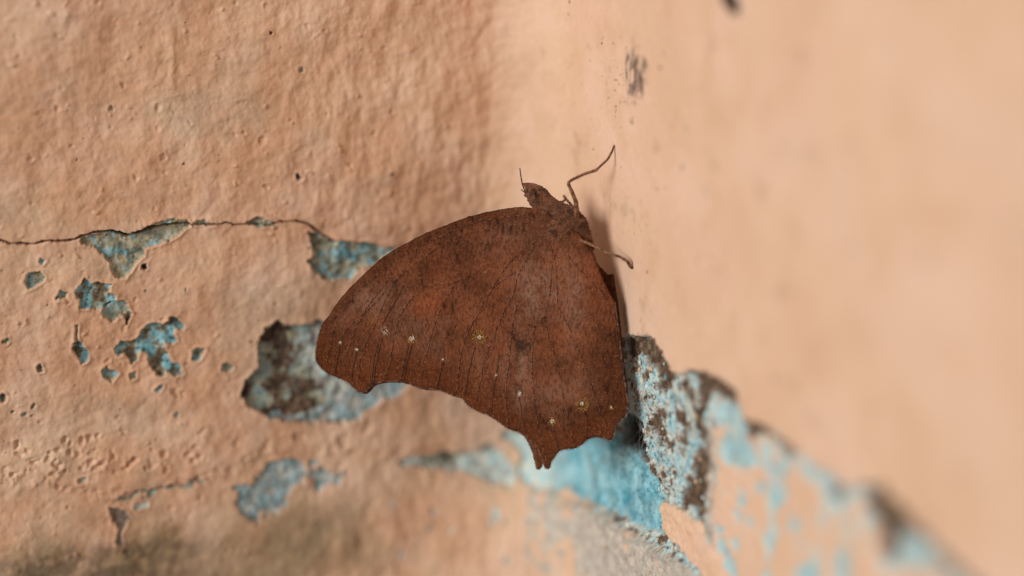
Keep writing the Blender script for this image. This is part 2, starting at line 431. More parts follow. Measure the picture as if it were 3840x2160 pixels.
ck = sstep(1.0, 0.45, dcr / wid) * sstep(wall_sz(1500, 860)[0], wall_sz(1300, 860)[0], S)
h -= 1.3 * MM * ck
dark = np.maximum(dark, 0.8 * ck)

# ---- right wall: plaster broken away along a sloping edge, older coats and rubble beneath
BR = W([(2090, 1330), (2200, 1300), (2300, 1268), (2335, 1255), (2430, 1258), (2470, 1320), (2500, 1375), (2560, 1405), (2600, 1392), (2660, 1420), (2760, 1470), (2775, 1545), (2810, 1590), (2870, 1598), (2930, 1650), (3050, 1740), (3150, 1810), (3240, 1850), (3330, 1880), (3430, 1990), (3560, 2110), (3700, 2230), (4000, 2480)])
zb = np.interp(S, [p[0] for p in BR], [p[1] for p in BR]) + 0.9 * wy + 0.35 * n_mid * MM
s_in = wall_sz(2120, 1400)[0]
rz = sstep(s_in, wall_sz(2330, 1400)[0], S)                # only right of the corner
below = sstep(0.10 * MM, -0.25 * MM, ZZ - zb) * rz
depth_b = zb - ZZ                                          # metres below the broken edge
h += -0.75 * MM * below
h += below * (n_fine * 0.16 + n_mid * 0.30) * MM * sstep(wall_sz(2900, 1600)[0], wall_sz(2600, 1600)[0], S)
speck = fbm(S * 0.8, ZZ * 1.25, 0.62 * MM, 4, 401, 0.7)
sp2 = fbm(S * 0.75, ZZ * 0.75, 2.2 * MM, 5, 421, .6)
nearc = sstep(wall_sz(2690, 1600)[0], wall_sz(2610, 1600)[0], S + 2 * wx) # rough strip beside the corner
grey = np.maximum(grey, below * nearc)
pale = np.maximum(pale, below * nearc * sstep(-0.18, 0.10, speck) * 0.9)
blue_l = below * nearc * sstep(0.02, 0.22, sp2 + 0.25 * speck) * 0.85
blue = np.maximum(blue, blue_l * 0.62)
brown = np.maximum(brown, below * nearc * sstep(0.10, 0.26, -sp2 + 0.3 * speck))
dark = np.maximum(dark, below * nearc * 0.75 * sstep(0.26, 0.42, -speck))
# farther along: peach coat kept in patches, pale blue coat showing
far = below * (1 - nearc)
fb = fbm(S * 1.3, ZZ * 0.7, 5.5 * MM, 4, 441)
near_edge = sstep(2.6 * MM, 1.0 * MM, depth_b + 5 * fb * MM)
fbl = far * np.maximum(sstep(0.22, 0.34, fb + 0.02), near_edge)
z6 = lambda pts: W([(2300 + p[0] * 1540 / 2576, 1200 + p[1] * 1540 / 2576) for p in pts])
SPOTS = [[(560, 470), (640, 450), (760, 540), (810, 640), (800, 760), (850, 860), (920, 900), (890, 930), (830, 920), (740, 960), (690, 890), (620, 850), (640, 770), (700, 690), (640, 660), (590, 600), (550, 560)],
         [(980, 720), (1100, 770), (1300, 930), (1500, 1120), (1440, 1130), (1300, 1020), (1180, 900), (1080, 870), (1010, 860)],
         [(1200, 900), (1270, 940), (1300, 1060), (1260, 1050), (1220, 980)], [(1640, 1290), (1800, 1280), (1950, 1400), (2050, 1560), (1640, 1560), (1620, 1400)]]
for (x, y, rx, ry) in ((1015, 1085, 36, 55), (880, 1050, 40, 30), (770, 1125, 26, 36), (1330, 1110, 34, 44), (1100, 1290, 34, 60), (1275, 1265, 30, 34), (975, 1335, 30, 28), (1435, 1320, 34, 44), (745, 1235, 22, 44), (825, 1275, 30, 36), (1020, 950, 30, 60), (600, 950, 24, 34), (675, 1120, 14, 20), (640, 1330, 30, 40), (1130, 1420, 30, 40), (560, 1330, 30, 50), (740, 1420, 26, 40)):
    SPOTS.append([(x + rx * math.cos(a), y + ry * math.sin(a)) for a in np.linspace(0, 6.28, 9)[:-1]])
for sp_ in SPOTS:
    sl, d = region(z6(sp_), warp=1.6)
    fbl[sl] = np.maximum(fbl[sl], far[sl] * sstep(0.3 * MM, -0.2 * MM, d))
fbl = fbl * sstep(-0.42, -0.22, n_mid * 0.6 + sp2 * 0.8)
pale = np.maximum(pale, fbl * 0.85); blue = np.maximum(blue, fbl * 0.50)
h += 0.25 * MM * far * (1 - fbl)
# bare brown mortar
def bare(pts, k=OV, amt=1.0, dep=0.5):
    sl, d = region(W(pts, k), warp=1.2, grow=0.12 * MM if pts[0][0] > 1700 else 0.0)
    m = sstep(0.15 * MM, -0.15 * MM, d)
    h[sl] -= m * dep * MM * (1 + 0.8 * n_mid[sl])
    for lay in (blue, pale): lay[sl] *= 1 - 0.9 * m
    brown[sl] = np.maximum(brown[sl], m * amt)
    grey[sl] = np.maximum(grey[sl], m * 0.6)
    dark[sl] = np.maximum(dark[sl], m * 0.7 * sstep(0.2, 0.5, -n_fine[sl]))
bare([(1566, 860), (1640, 850), (1668, 890), (1690, 930), (1672, 960), (1660, 1010), (1645, 950), (1600, 890), (1580, 905), (1568, 900)])
bare([(1618, 1045), (1645, 1040), (1655, 1080), (1650, 1120), (1635, 1150), (1640, 1100), (1620, 1080)])
bare([(1735, 940), (1765, 938), (1800, 955), (1845, 980), (1855, 1022), (1815, 1012), (1775, 985), (1762, 1010), (1755, 1060), (1760, 1120), (1742, 1110), (1745, 1030), (1738, 980)])
bare([(1740, 1130), (1762, 1140), (1765, 1230), (1750, 1300), (1768, 1345), (1752, 1340), (1735, 1270), (1700, 1280), (1690, 1255), (1725, 1220)])
bare([(1862, 1062), (1915, 1075), (1920, 1092), (1885, 1090), (1880, 1105), (1866, 1095)])
bare([(1838, 1030), (1862, 1062), (1868, 1100), (1850, 1060)])
bare([(2150, 1230), (2185, 1222), (2220, 1238), (2262, 1280), (2300, 1325), (2400, 1420), (2480, 1500), (2440, 1500), (2350, 1425), (2280, 1345), (2240, 1335), (2228, 1400), (2195, 1410), (2190, 1330), (2160, 1270)], dep=1.2)
bare([(1925, 1095), (1960, 1110), (1985, 1130), (1975, 1150), (1945, 1140)], amt=.7)
bare([(2075, 1225), (2095, 1230), (2098, 1265), (2080, 1258)], amt=.6, dep=.2)
# peach patch low on the strip
sl, d = region(W([(1650, 1262), (1685, 1275), (1745, 1310), (1760, 1345), (1790, 1400), (1840, 1460), (1800, 1560), (1760, 1449), (1690, 1370), (1655, 1340)], OV), warp=.6)
m = sstep(0.12 * MM, -0.12 * MM, d)
for lay in (blue, pale, grey, brown, dark): lay[sl] *= 1 - m
h[sl] += m * 0.45 * MM
dips(scatter(40, 2470, 2640, 1900, 2160, .05, .22), 0.8)

# ---- recess at the foot of the corner: bright blue coat, worn grey ledge below it
BLU = W([(1262, 1092), (1300, 1085), (1380, 1110), (1480, 1090), (1560, 1090), (1585, 1150), (1630, 1200), (1648, 1260), (1652, 1345), (1600, 1335), (1500, 1275), (1440, 1235), (1345, 1225), (1300, 1180), (1315, 1150)], OV)
sl, d = region(BLU, warp=1.3)
m = sstep(0.2 * MM, -0.2 * MM, d)
h[sl] -= 0.6 * MM * m
for lay in (grey, brown, olive): lay[sl] *= 1 - m
lft = sstep(wall_sz(2130, 1750)[0], wall_sz(2010, 1750)[0], S[sl] + 2 * wx[sl])
lowb = sstep(1.8 * MM, 0.2 * MM, -d) * sstep(wall_sz(2100, 1800)[1], wall_sz(2100, 1860)[1], ZZ[sl])
blue[sl] = np.where(m > 0.01, np.maximum(blue[sl] * (1 - m), m * (0.90 - 0.7 * lft - 0.45 * lowb + 0.3 * n_lump[sl])), blue[sl])
pale[sl] = np.maximum(pale[sl] * (1 - m), m * (0.60 + 0.4 * lft + 0.4 * n_mid[sl]))
grey[sl] = np.maximum(grey[sl], m * (0.7 * lft + 0.75 * lowb))
sl2, d2 = region(W([(2214, 1748), (2245, 1742), (2250, 1775), (2232, 1785), (2214, 1775)]), warp=.3)
olive[sl2] = np.maximum(olive[sl2], sstep(.15 * MM, -.2 * MM, d2))
LED = W([(2000, 1835), (2080, 1835), (2150, 1870), (2300, 1960), (2450, 2055), (2560, 2130), (2640, 2200), (2640, 2700), (2005, 2700)])
sl, d = region(LED, warp=0.12)
m = sstep(0.5 * MM, -0.5 * MM, d)
lip = np.exp(-((d + 0.35 * MM) / (0.5 * MM)) ** 2) * sstep(wall_sz(2010, 1900)[0], wall_sz(2120, 1900)[0], S[sl])
h[sl] += m * 0.8 * MM + lip * 0.15 * MM
mm_ = sstep(0.2 * MM, -0.2 * MM, d)
wear = sstep(-0.15, 0.25, n_big[sl] + 0.5 * n_mid[sl] + 0.5 * sstep(wall_sz(2080, 2000)[0], wall_sz(2250, 2000)[0], S[sl]))
for lay in (blue, brown, dark): lay[sl] *= 1 - mm_
grey[sl] = np.maximum(grey[sl] * (1 - mm_), mm_ * wear * 0.66); pale[sl] = np.maximum(pale[sl] * (1 - mm_), mm_ * wear * 0.22)
streak = fbm(S[sl] * 2.2, ZZ[sl] * 0.5, 0.5 * MM, 3, 461, .7)
brown[sl] = np.maximum(brown[sl], mm_ * 0.55 * sstep(0.18, 0.45, streak) * sstep(wall_sz(2180, 2000)[0], wall_sz(2300, 2000)[0], S[sl]))
olive[sl] = np.maximum(olive[sl], 0.6 * lip * (0.7 + n_mid[sl]))
for x in (2205, 2275, 2010):
    g0 = wall_sz(x, 2050)[0]
    gq = np.exp(-((S[sl] - g0 + 0.2 * wx[sl]) / (0.13 * MM)) ** 2) * mm_
    h[sl] -= 0.12 * MM * gq; brown[sl] = np.maximum(brown[sl], 0.45 * gq)
# rounded plinth filling the bottom of the corner
bz = sstep(wall_sz(1900, 1660)[1], wall_sz(1900, 2000)[1], ZZ)
h += bz * 3.2 * MM * np.exp(-((S + 2.5 * MM) / (8 * MM)) ** 2)
# hole in the corner with old spider silk
HOLE = W([(2318, 1585), (2345, 1560), (2372, 1590), (2385, 1650), (2400, 1720), (2385, 1735), (2350, 1700), (2325, 1690), (2300, 1660), (2305, 1620)])
sl, d = region(HOLE, warp=.75)
m = sstep(0.25 * MM, -0.7 * MM, d)
h[sl] -= 4.0 * MM * m
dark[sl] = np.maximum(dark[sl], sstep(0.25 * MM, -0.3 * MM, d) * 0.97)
brown[sl] = np.maximum(brown[sl], 0.6 * sstep(0.6 * MM, 0.0, d))

# ---- marks on the upper right wall
SM = Zm(1900, 0, [(890, 370), (950, 370), (1050, 430), (1058, 490), (1032, 640), (1000, 735), (945, 765), (905, 700), (870, 570), (875, 470)])
sl, d = region(SM, warp=1.3)
stk = fbm(S[sl] * 2.4, ZZ[sl] * 0.55, 1.3 * MM, 4, 481, .7)
m = sstep(0.35 * MM, -0.5 * MM, d) * sstep(-0.22, 0.02, stk) * (1 - 0.5 * np.exp(-((S[sl] - wall_sz(2368, 300)[0] + .5 * wx[sl]) / (.16 * MM)) ** 2))
dark[sl] = np.maximum(dark[sl], 0.80 * m); 
sl, d = region(Zm(1900, 0, [(905, 880), (940, 865), (940, 910), (915, 925)]), warp=.3)
dark[sl] = np.maximum(dark[sl], 0.5 * sstep(.3 * MM, -.2 * MM, d) * sstep(-.1, .2, fbm(S[sl], ZZ[sl], .5 * MM, 3, 499, .7)))
pts = []
for _ in range(42):
    y = random.uniform(430, 900); x = 870 - (y - 400) * 0.18 + random.gauss(0, 26)
    pts.append((*Zm(1900, 0, [(x, y)])[0], random.uniform(.045, .12) * MM))
dips(pts, 0.8, dark, 0.1)
dips([(*Zm(1900, 0, [p])[0], r * MM) for p, r in (((707, 328), .26), ((622, 455), .2), ((788, 330), .16), ((640, 1113), .17), ((845, 1245), .2), ((1295, 1245), .3), ((1120, 1410), .22), ((465, 15), .2), ((460, 100), .13), ((715, 270), .12), ((1165, 400), .22), ((455, 500), .12), ((1135, 500), .3))], 0.9, dark, 0.15)
dips(scatter(70, 2050, 2600, 0, 1250, 0.04, 0.09), 0.8, brown, 0.1)
dips(scatter(60, 2100, 3000, 0, 1600, 0.10, 0.32), 0.10, olive, 0.1)
dips([(*W([p])[0], r * MM) for p, r in (((2425, 1020), .24), ((2860, 1290), .35), ((2900, 1420), .4))], 0.05, brown, 0.0)
brown = np.maximum(brown, (1 - left) * (1 - below) * 0.18 * sstep(0.30, 0.62, fbm(S, ZZ, 4.5 * MM, 4, 521, .6)))
clampA = lambda a: np.clip(a, 0, 1)
PX, PY, NX, NY = profile(S)
VX = PX + NX * h; VY = PY + NY * h; VZ = ZZ

# ------------------------------------------------------------------ wall material
t = NT('old_painted_plaster', rough=0.82, spec=0.22)
aB, aP, aG, aN = t.attr('coat_a')
aD, aS, aK, aO = t.attr('coat_b')
peach = t.mix(t.noise(90, 5, lo=0.35, hi=0.68), srgb(216, 180, 149), srgb(222, 186, 160))
peach = t.mix(aK, peach, srgb(205, 159, 127))
peach = t.mix(t.math('MULTIPLY', t.noise(230, 6, lo=0.48, hi=0.75), 0.30), peach, srgb(196, 150, 108))
peach = t.mix(t.math('MULTIPLY', t.noise(1500, 4, 0.7, lo=0.52, hi=0.78), 0.30), peach, srgb(180, 128, 92))
peach = t.mix(t.math('MULTIPLY', t.noise(900, 5, 0.6, lo=0.55, hi=0.80), 0.35), peach, srgb(240, 208, 178))
stainc = t.mix(t.noise(160, 6, lo=0.35, hi=0.65), srgb(136, 114, 84), srgb(168, 140, 108))
c = t.mix(t.math('MULTIPLY', aS, t.noise(240, 6, 0.6, lo=0.15, hi=0.52)), peach, stainc)
olv = t.mix(t.noise(700, 6, 0.65, lo=0.36, hi=0.66), srgb(108, 118, 108), srgb(182, 172, 140))
c = t.mix(aO, c, olv)
gr = t.mix(t.noise(900, 6, 0.65, lo=0.35, hi=0.68), srgb(122, 118, 112), srgb(196, 190, 180))
c = t.mix(aG, c, gr)
pl = t.mix(t.noise(800, 5, 0.6, lo=0.35, hi=0.7), srgb(176, 205, 205), srgb(222, 216, 196))
c = t.mix(aP, c, pl)
bl_ = t.mix(t.noise(420, 6, 0.65, lo=0.34, hi=0.68), srgb(64, 136, 152), srgb(146, 204, 216))
c = t.mix(aB, c, bl_)
br = t.mix(t.noise(1300, 5, 0.7, lo=0.35, hi=0.7), srgb(66, 50, 38), srgb(132, 108, 86))
c = t.mix(aN, c, br)
c = t.mix(aD, c, t.mix(t.noise(2200, 3, lo=0.4, hi=0.65), srgb(30, 25, 22), srgb(70, 62, 58)))
t.base(c)
t.bump(t.noise(2300, 6, 0.7), 0.55, 0.00014)
M_WALL = t.m

def grid_obj(name, i0, i1):
    vx, vy, vz = VX[i0:i1], VY[i0:i1], VZ[i0:i1]
    n, mcol = vx.shape
    co = np.stack([vx, vy, vz], -1).reshape(-1, 3)
    org = np.array([co[:, 0].mean(), co[:, 1].mean(), co[:, 2].min()])
    co = (co - org).astype(np.float32)
    idx = np.arange(n * mcol).reshape(n, mcol)
    q = np.stack([idx[:-1, :-1], idx[1:, :-1], idx[1:, 1:], idx[:-1, 1:]], -1).reshape(-1, 4)
    me = bpy.data.meshes.new(name)
    me.vertices.add(len(co)); me.vertices.foreach_set('co', co.ravel())
    me.loops.add(q.size); me.loops.foreach_set('vertex_index', q.ravel().astype(np.int32))
    me.polygons.add(len(q)); me.polygons.foreach_set('loop_start', np.arange(0, q.size, 4, dtype=np.int32))
    me.polygons.foreach_set('use_smooth', np.ones(len(q), bool))
    me.update(calc_edges=True)
    for nm, ch in (('coat_a', (blue, pale, grey, brown)), ('coat_b', (dark, stain, pink, olive))):
        at = me.attributes.new(nm, 'FLOAT_COLOR', 'POINT')
        dat = np.stack([clampA(c_[i0:i1]) for c_ in ch], -1).reshape(-1).astype(np.float32)
        at.data.foreach_set('color', dat)
    me.materials.append(M_WALL)
    o = bpy.data.objects.new(name, me); COL.objects.link(o); o.location = org
    return tag(o, kind='structure')
wall_left = grid_obj('wall_left', 0, i_split + 1)
wall_right = grid_obj('wall_right', i_split, len(s_ax))
wall_left['label'] = 'cracked pinkish peach plaster wall with chipped patches of older blue paint'
wall_right['label'] = 'smooth pale peach wall broken away below to pale blue paint and brown mortar'

def wall_point(px, py, lift=0.0):
    s, z = wall_sz(px, py)
    i = np.clip(np.searchsorted(s_ax, s), 1, len(s_ax) - 1); j = np.clip(np.searchsorted(z_ax, z), 1, len(z_ax) - 1)
    x, y, nx, ny = profile(s)
    hh = h[i, j] + lift
    return np.array((x + nx * hh, y + ny * hh, z)), np.array((nx, ny, 0.0))

# ------------------------------------------------------------------ loose flakes and crumbs on the broken strip
t = NT('flake_pale', 0.8); t.base(t.mix(t.noise(900, 4, lo=.35, hi=.65), srgb(150, 200, 212), srgb(216, 218, 206))); M_FPALE = t.m
t = NT('flake_blue', 0.75); t.base(t.mix(t.noise(900, 4, lo=.35, hi=.65), srgb(84, 160, 190), srgb(140, 204, 220))); M_FBLUE = t.m
t = NT('flake_peach', 0.8); t.base(t.mix(t.noise(900, 4, lo=.35, hi=.65), srgb(216, 170, 132), srgb(230, 190, 156))); M_FPEACH = t.m
t = NT('mortar_crumb', 0.9); t.base(t.mix(t.noise(1500, 4, lo=.35, hi=.65), srgb(74, 56, 42), srgb(150, 126, 104))); M_CRUMB = t.m
def flake(px, py, rad, mat, name='paint_flake', thick=0.00012, lump=False):
    s_, z_ = wall_sz(px, py)
    i_, j_ = np.searchsorted(s_ax, s_), np.searchsorted(z_ax, z_)
    if below[i_, j_] < 0.9 or grey[i_, j_] < 0.5: return
    p, n = wall_point(px, py, 0.00004)
    side = np.array((-n[1], n[0], 0.0)); up = np.array((0, 0, 1.0))
    tilt = np.array((rng.normal(0, .25), rng.normal(0, .25)))
    k = rng.randint(6, 9); ph = rng.rand() * 6
    V = []; F = []
    prof = ((0.95, 0.0), (1.0, 0.5), (0.72, 1.0)) if lump else ((1.0, 0.0), (1.0, 1.0), (0.55, 1.15))
    rr = rad * (0.65 + 0.6 * rng.rand(k)); el = 0.6 + 0.4 * rng.rand()
    for (f, hh) in prof:
        for i in range(k):
            a = ph + 2 * math.pi * i / k
            u, v = rr[i] * f * math.cos(a) * el, rr[i] * f * math.sin(a)
            hgt = hh * (thick if not lump else rad * 0.8) + u * tilt[0] + v * tilt[1]
            V.append(side * u + up * v + n * hgt)
    V.append(n * ((1.2 * thick) if not lump else rad * 0.95))
    for r_ in range(2):
        for i in range(k):
            F.append((r_ * k + i, r_ * k + (i + 1) % k, (r_ + 1) * k + (i + 1) % k, (r_ + 1) * k + i))
    for i in range(k): F.append((2 * k + i, 2 * k + (i + 1) % k, 3 * k))
    o = new_mesh(name, V, F, mat, smooth=False)
    o.parent = wall_right
    o.location = p - np.array(wall_right.location)
    return o
for _ in range(70):
    y = random.uniform(1330, 1900); x = random.uniform(2350 + max(0, (y - 1700) * .35), 2600)
    flake(x, y, random.uniform(4, 10) * Q, random.choice([M_FPALE, M_FPALE, M_FBLUE, M_FPEACH]))
for _ in range(60):
    y = random.uniform(1270, 1900); x = random.choice([random.uniform(2345, 2480), random.uniform(2590, 2640)]) + max(0, (y - 1650) * .2)
    flake(x, y, random.uniform(3, 7) * Q, M_CRUMB, 'mortar_crumb', lump=True)

# ------------------------------------------------------------------ butterfly
def B(px, py, dep=0.0):
    """photo pixel in the plane of focus, moved dep metres away from the lens along its line of sight"""
    p = focus_pt(px, py)
    d = p - CAM
    return CAM + d * (1 + dep / DIST)
FOOT, _n = wall_point(2304, 546)
root = bpy.data.objects.new('butterfly', None)
COL.objects.link(root); root.location = FOOT; root.empty_display_size = 0.005
tag(root, 'reddish brown leaf-like butterfly with closed scalloped wings clinging to the plaster corner', 'butterfly')

z1 = lambda pts: [(1150 + p[0] * Z, 500 + p[1] * Z) for p in pts]
z2 = lambda pts: [(1150 + p[0] * Z, 1100 + p[1] * Z) for p in pts]
FW = z1([(1830, 640), (1750, 570), (1620, 548), (1500, 556), (1350, 583), (1200, 620), (1050, 675), (900, 735), (750, 810), (650, 865), (540, 940), (420, 1050), (300, 1170), (220, 1270), (160, 1360)]) + \
     z2([(115, 230), (85, 320), (68, 420), (70, 490), (100, 545), (150, 590), (230, 625), (310, 665), (350, 702), (390, 735), (425, 733), (450, 712), (480, 680), (530, 660), (600, 652), (690, 655), (770, 675), (850, 705), (950, 712), (1020, 730), (1110, 765), (1200, 740), (1400, 500), (1650, 100)]) + z1([(1850, 1000), (1870, 780)])
HW = z1([(1900, 700), (1800, 740), (1700, 790), (1600, 850), (1480, 920), (1350, 1000), (1240, 1090), (1150, 1200), (1085, 1350)]) + \
     z2([(1045, 270), (1028, 340), (1024, 430), (1035, 520), (1055, 620), (1085, 690), (1115, 755), (1160, 780), (1200, 830), (1280, 880), (1350, 905), (1420, 950), (1490, 1000), (1580, 1035), (1640, 1070), (1690, 1110), (1720, 1160), (1745, 1215), (1762, 1270), (1778, 1300), (1803, 1297), (1820, 1250), (1850, 1205), (1880, 1170), (1930, 1158), (1990, 1150), (2040, 1125), (2090, 1085), (2140, 1067), (2190, 1070), (2240, 1090), (2268, 1082), (2285, 1040), (2292, 990), (2320, 950), (2365, 920), (2380, 880), (2384, 800), (2368, 700), (2348, 560), (2328, 400), (2305, 200), (2285, 60)]) + \
     z1([(2270, 1220), (2235, 1150), (2195, 1060), (2150, 960), (2110, 880), (2060, 800), (2000, 730)])
HWF = z1([(1900, 700), (1700, 790), (1480, 920), (1240, 1110), (1120, 1350)]) + \
      z2([(1080, 400), (1100, 620), (1180, 770), (1330, 880), (1480, 980), (1595, 1040), (1645, 1105), (1678, 1180), (1695, 1245), (1708, 1300), (1725, 1308), (1745, 1290), (1765, 1240), (1800, 1190), (1870, 1140), (1980, 1120), (2100, 1030), (2220, 1040), (2290, 930), (2375, 880), (2390, 800), (2380, 650), (2355, 480), (2338, 300), (2320, 130)]) + \
      z1([(2312, 1240), (2292, 1140), (2278, 1040), (2240, 1050), (2150, 950), (2060, 800), (2000, 730)])
FWF = [(p[0] + 14, p[1] + 6) for p in FW]

FV = [z1([(620, 1075), (490, 1235), (400, 1380), (350, 1480), (310, 1600), (280, 1770)]),
      z1([(790, 930), (700, 1045), (600, 1200), (520, 1400), (440, 1560), (400, 1680), (388, 1830)]),
      z1([(870, 1140), (740, 1280), (670, 1440), (640, 1580), (610, 1720), (590, 1800)]),
      z1([(1110, 1105), (1010, 1280), (950, 1420), (910, 1560), (880, 1680), (855, 1830)]),
      z1([(830, 1010), (850, 1080), (870, 1140), (1000, 1115), (1110, 1105), (1220, 1060), (1290, 1000)]),
      z1([(1650, 665), (1400, 700), (1150, 770), (930, 880), (780, 990), (640, 1110), (480, 1290), (330, 1420), (240, 1560), (200, 1720)]),
      z1([(1650, 605), (1400, 630), (1150, 700), (900, 810), (700, 920), (500, 1070), (330, 1230), (230, 1370), (210, 1440), (180, 1560), (145, 1700)]),
      z2([(540, 330), (500, 500), (478, 660)]), z2([(560, 330), (520, 500), (495, 660)]), z2([(760, 380), (725, 520), (700, 650)]), z2([(780, 380), (745, 520), (718, 650)]),
      z2([(245, 400), (225, 500), (208, 600)]), z2([(372, 440), (345, 540), (332, 650)]), z2([(1010, 510), (985, 620), (965, 705)]),
      z1([(560, 1420), (640, 1280), (720, 1130)])]
HV = [z1([(1690, 810), (1640, 920), (1570, 1060), (1540, 1180), (1470, 1320), (1420, 1430), (1400, 1480), (1330, 1670), (1280, 1890), (1262, 1990)]),
      z1([(1575, 1240), (1545, 1360), (1520, 1510), (1500, 1710), (1480, 1910), (1492, 2130), (1500, 2190)]),
      z1([(1830, 790), (1822, 950), (1815, 1100), (1802, 1230), (1770, 1350), (1765, 1365)]),
      z2([(1765, 176), (1695, 250), (1680, 380), (1675, 550), (1690, 750), (1720, 980), (1760, 1150), (1787, 1280)]),
      z2([(1765, 176), (1800, 330), (1850, 480), (1890, 680), (1920, 830), (1950, 950), (1978, 1100), (1985, 1145)]),
      z1([(1840, 900), (1860, 1150), (1870, 1289), (1940, 1419), (2030, 1639), (2110, 1859), (2170, 2039), (2220, 2179), (2258, 2265)]),
      z1([(1920, 860), (1980, 960), (2060, 1040), (2150, 1140), (2230, 1255), (2275, 1400)]),
      z1([(1690, 820), (1600, 870), (1480, 1000), (1400, 1120), (1300, 1290), (1230, 1420), (1190, 1489), (1150, 1639), (1125, 1809), (1112, 1930)]),
      z2([(1250, 400), (1210, 560), (1172, 770)]), z2([(1430, 460), (1412, 600), (1385, 750), (1370, 885)]), z2([(1580, 770), (1600, 900), (1625, 1050)]),
      z2([(1830, 990), (1850, 1080), (1872, 1165)]), z2([(2065, 870), (2085, 960), (2082, 1075)]),
      z2([(1535, -150), (1420, -70), (1300, 40)]),
      z2([(1560, 120), (1620, 215), (1695, 250)])]
NFOLD_F = 7                                        # first seven are tubular veins, the rest are folds
SPINE = [(1959, 687, 1.5), (1968, 691, 7), (1980, 698, 16), (1992, 709, 28), (2006, 724, 38), (2020, 740, 42), (2034, 757, 40), (2050, 776, 45), (2075, 805, 60), (2105, 836, 76), (2135, 868, 78), (2162, 900, 58), (2188, 955, 40), (2212, 1030, 37), (2235, 1110, 30), (2250, 1180, 14), (2256, 1200, 2)]
bodyline = [(p[0], p[1]) for p in SPINE[6:]]

def spread(px, py):
    """half gap between the closed wings, metres"""
    d = line_d(px, py, bodyline) * Q
    return 0.00022 + 0.00145 * np.exp(-(d / 0.0030) ** 2)

def resample(poly, step, closed=True):
    P = np.asarray(poly, float); n = len(P); out = []
    for i in range(n if closed else n - 1):
        p0, p1, p2, p3 = (P[(i - 1) % n], P[i], P[(i + 1) % n], P[(i + 2) % n]) if closed else (P[max(i - 1, 0)], P[i], P[i + 1], P[min(i + 2, n - 1)])
        k = max(1, int(np.hypot(*(p2 - p1)) / step))
        for j in range(k):
            u = j / k
            out.append(0.5 * ((2 * p1) + (-p0 + p2) * u + (2 * p0 - 5 * p1 + 4 * p2 - p3) * u * u + (-p0 + 3 * p1 - 3 * p2 + p3) * u ** 3))
    if not closed: out.append(P[-1])
    return np.array(out)

def wing_depth(px, py, side, layer, veins):
    """side -1 near the lens, +1 far; layer lifts the overlapping wing"""
    d = side * (spread(px, py) + layer)
    rel = 0
    for v in veins:
        dv = line_d(px, py, v)
        rel = rel + 0.00006 * np.exp(-(dv / 6.0) ** 2)
    rel = rel + fbm(px, py, 150, 2, 610) * 0.00018 + fbm(px * 0.35, py, 14, 2, 620) * 0.00003
    bow = 0.0004 * np.sin((px - 1200) / 1150 * 3.1)
    return d + bow - rel * 1.0

def wing(name, outline, side, layer, veins, mat, step=7.0):
    ol = resample(outline, 6.0)
    ol = ol + rng.normal(0, 0.7, ol.shape)
    x0, y0 = ol.min(0); x1, y1 = ol.max(0)
    gx, gy = np.meshgrid(np.arange(x0, x1, step), np.arange(y0, y1, step))
    gx = gx + rng.uniform(-.25, .25, gx.shape) * step; gy = gy + rng.uniform(-.25, .25, gy.shape) * step
    gx, gy = gx.ravel(), gy.ravel()
    keep = poly_sd(gx, gy, ol) < -3.5
    pts = np.vstack([ol, np.stack([gx[keep], gy[keep]], 1)])
    n = len(ol)
    v2, e2, f2, *_ = delaunay_2d_cdt([Vector(p) for p in pts], [(i, (i + 1) % n) for i in range(n)], [], 1, 1e-4)
    P = np.array([(v.x, v.y) for v in v2])
    dep = wing_depth(P[:, 0], P[:, 1], side, layer, veins)
    V = np.array([B(p[0], p[1], d) for p, d in zip(P, dep)])
    F = []
    for f in f2:
        a, b, c_ = P[f[0]], P[f[1]], P[f[2]]
        cr = (b[0] - a[0]) * (c_[1] - a[1]) - (b[1] - a[1]) * (c_[0] - a[0])
        F.append(f if cr < 0 else f[::-1])         # facing the lens
    o = new_mesh(name, V, F, mat, parent=root, loc=FOOT)
    md = o.modifiers.new('thickness', 'SOLIDIFY'); md.thickness = 0.00006; md.offset = -1
    return o, P, ol

def set_pat(o, name, chans):
    at = o.data.attributes.new(name, 'FLOAT_COLOR', 'POINT')
    at.data.foreach_set('color', np.clip(np.stack(chans, -1), 0, 1).reshape(-1).astype(np.float32))

# wing scales: brown with fine cross striation, darker stipples and frosted patches
t = NT('wing_scales', rough=0.85, spec=0.08)
pD, pO, pG, pM = t.attr('pattern')
cB = t.mix(t.noise(260, 5, 0.6, lo=0.38, hi=0.62), srgb(90, 51, 31), srgb(116, 67, 42))
cB = t.mix(t.math('MULTIPLY', pO, 0.75), cB, srgb(132, 66, 35))
cB = t.mix(t.math('MULTIPLY', pG, t.noise(700, 5, 0.7, lo=0.30, hi=0.66)), cB, srgb(132, 98, 80))
cB = t.mix(t.math('MULTIPLY', pM, 0.8), cB, srgb(88, 44, 17))
fine = t.noise(1.0, 4, 0.7, vec=t.scaled((4200, 4200, 1500)), lo=0.44, hi=0.64)
cB = t.mix(t.math('MULTIPLY', fine, 0.62), cB, srgb(58, 27, 14))
cross = t.noise(1.0, 3, 0.6, vec=t.scaled((900, 900, 4200)), lo=0.54, hi=0.74)
cB = t.mix(t.math('MULTIPLY', t.math('MULTIPLY', cross, pM), 0.8), cB, srgb(52, 26, 14))
lite = t.noise(5200, 3, 0.7, lo=0.54, hi=0.72)
cB = t.mix(t.math('MULTIPLY', lite, 0.5), cB, srgb(168, 112, 82))
stp = t.noise(1.0, 4, 0.65, vec=t.scaled((2200, 2200, 900)), lo=0.50, hi=0.66)
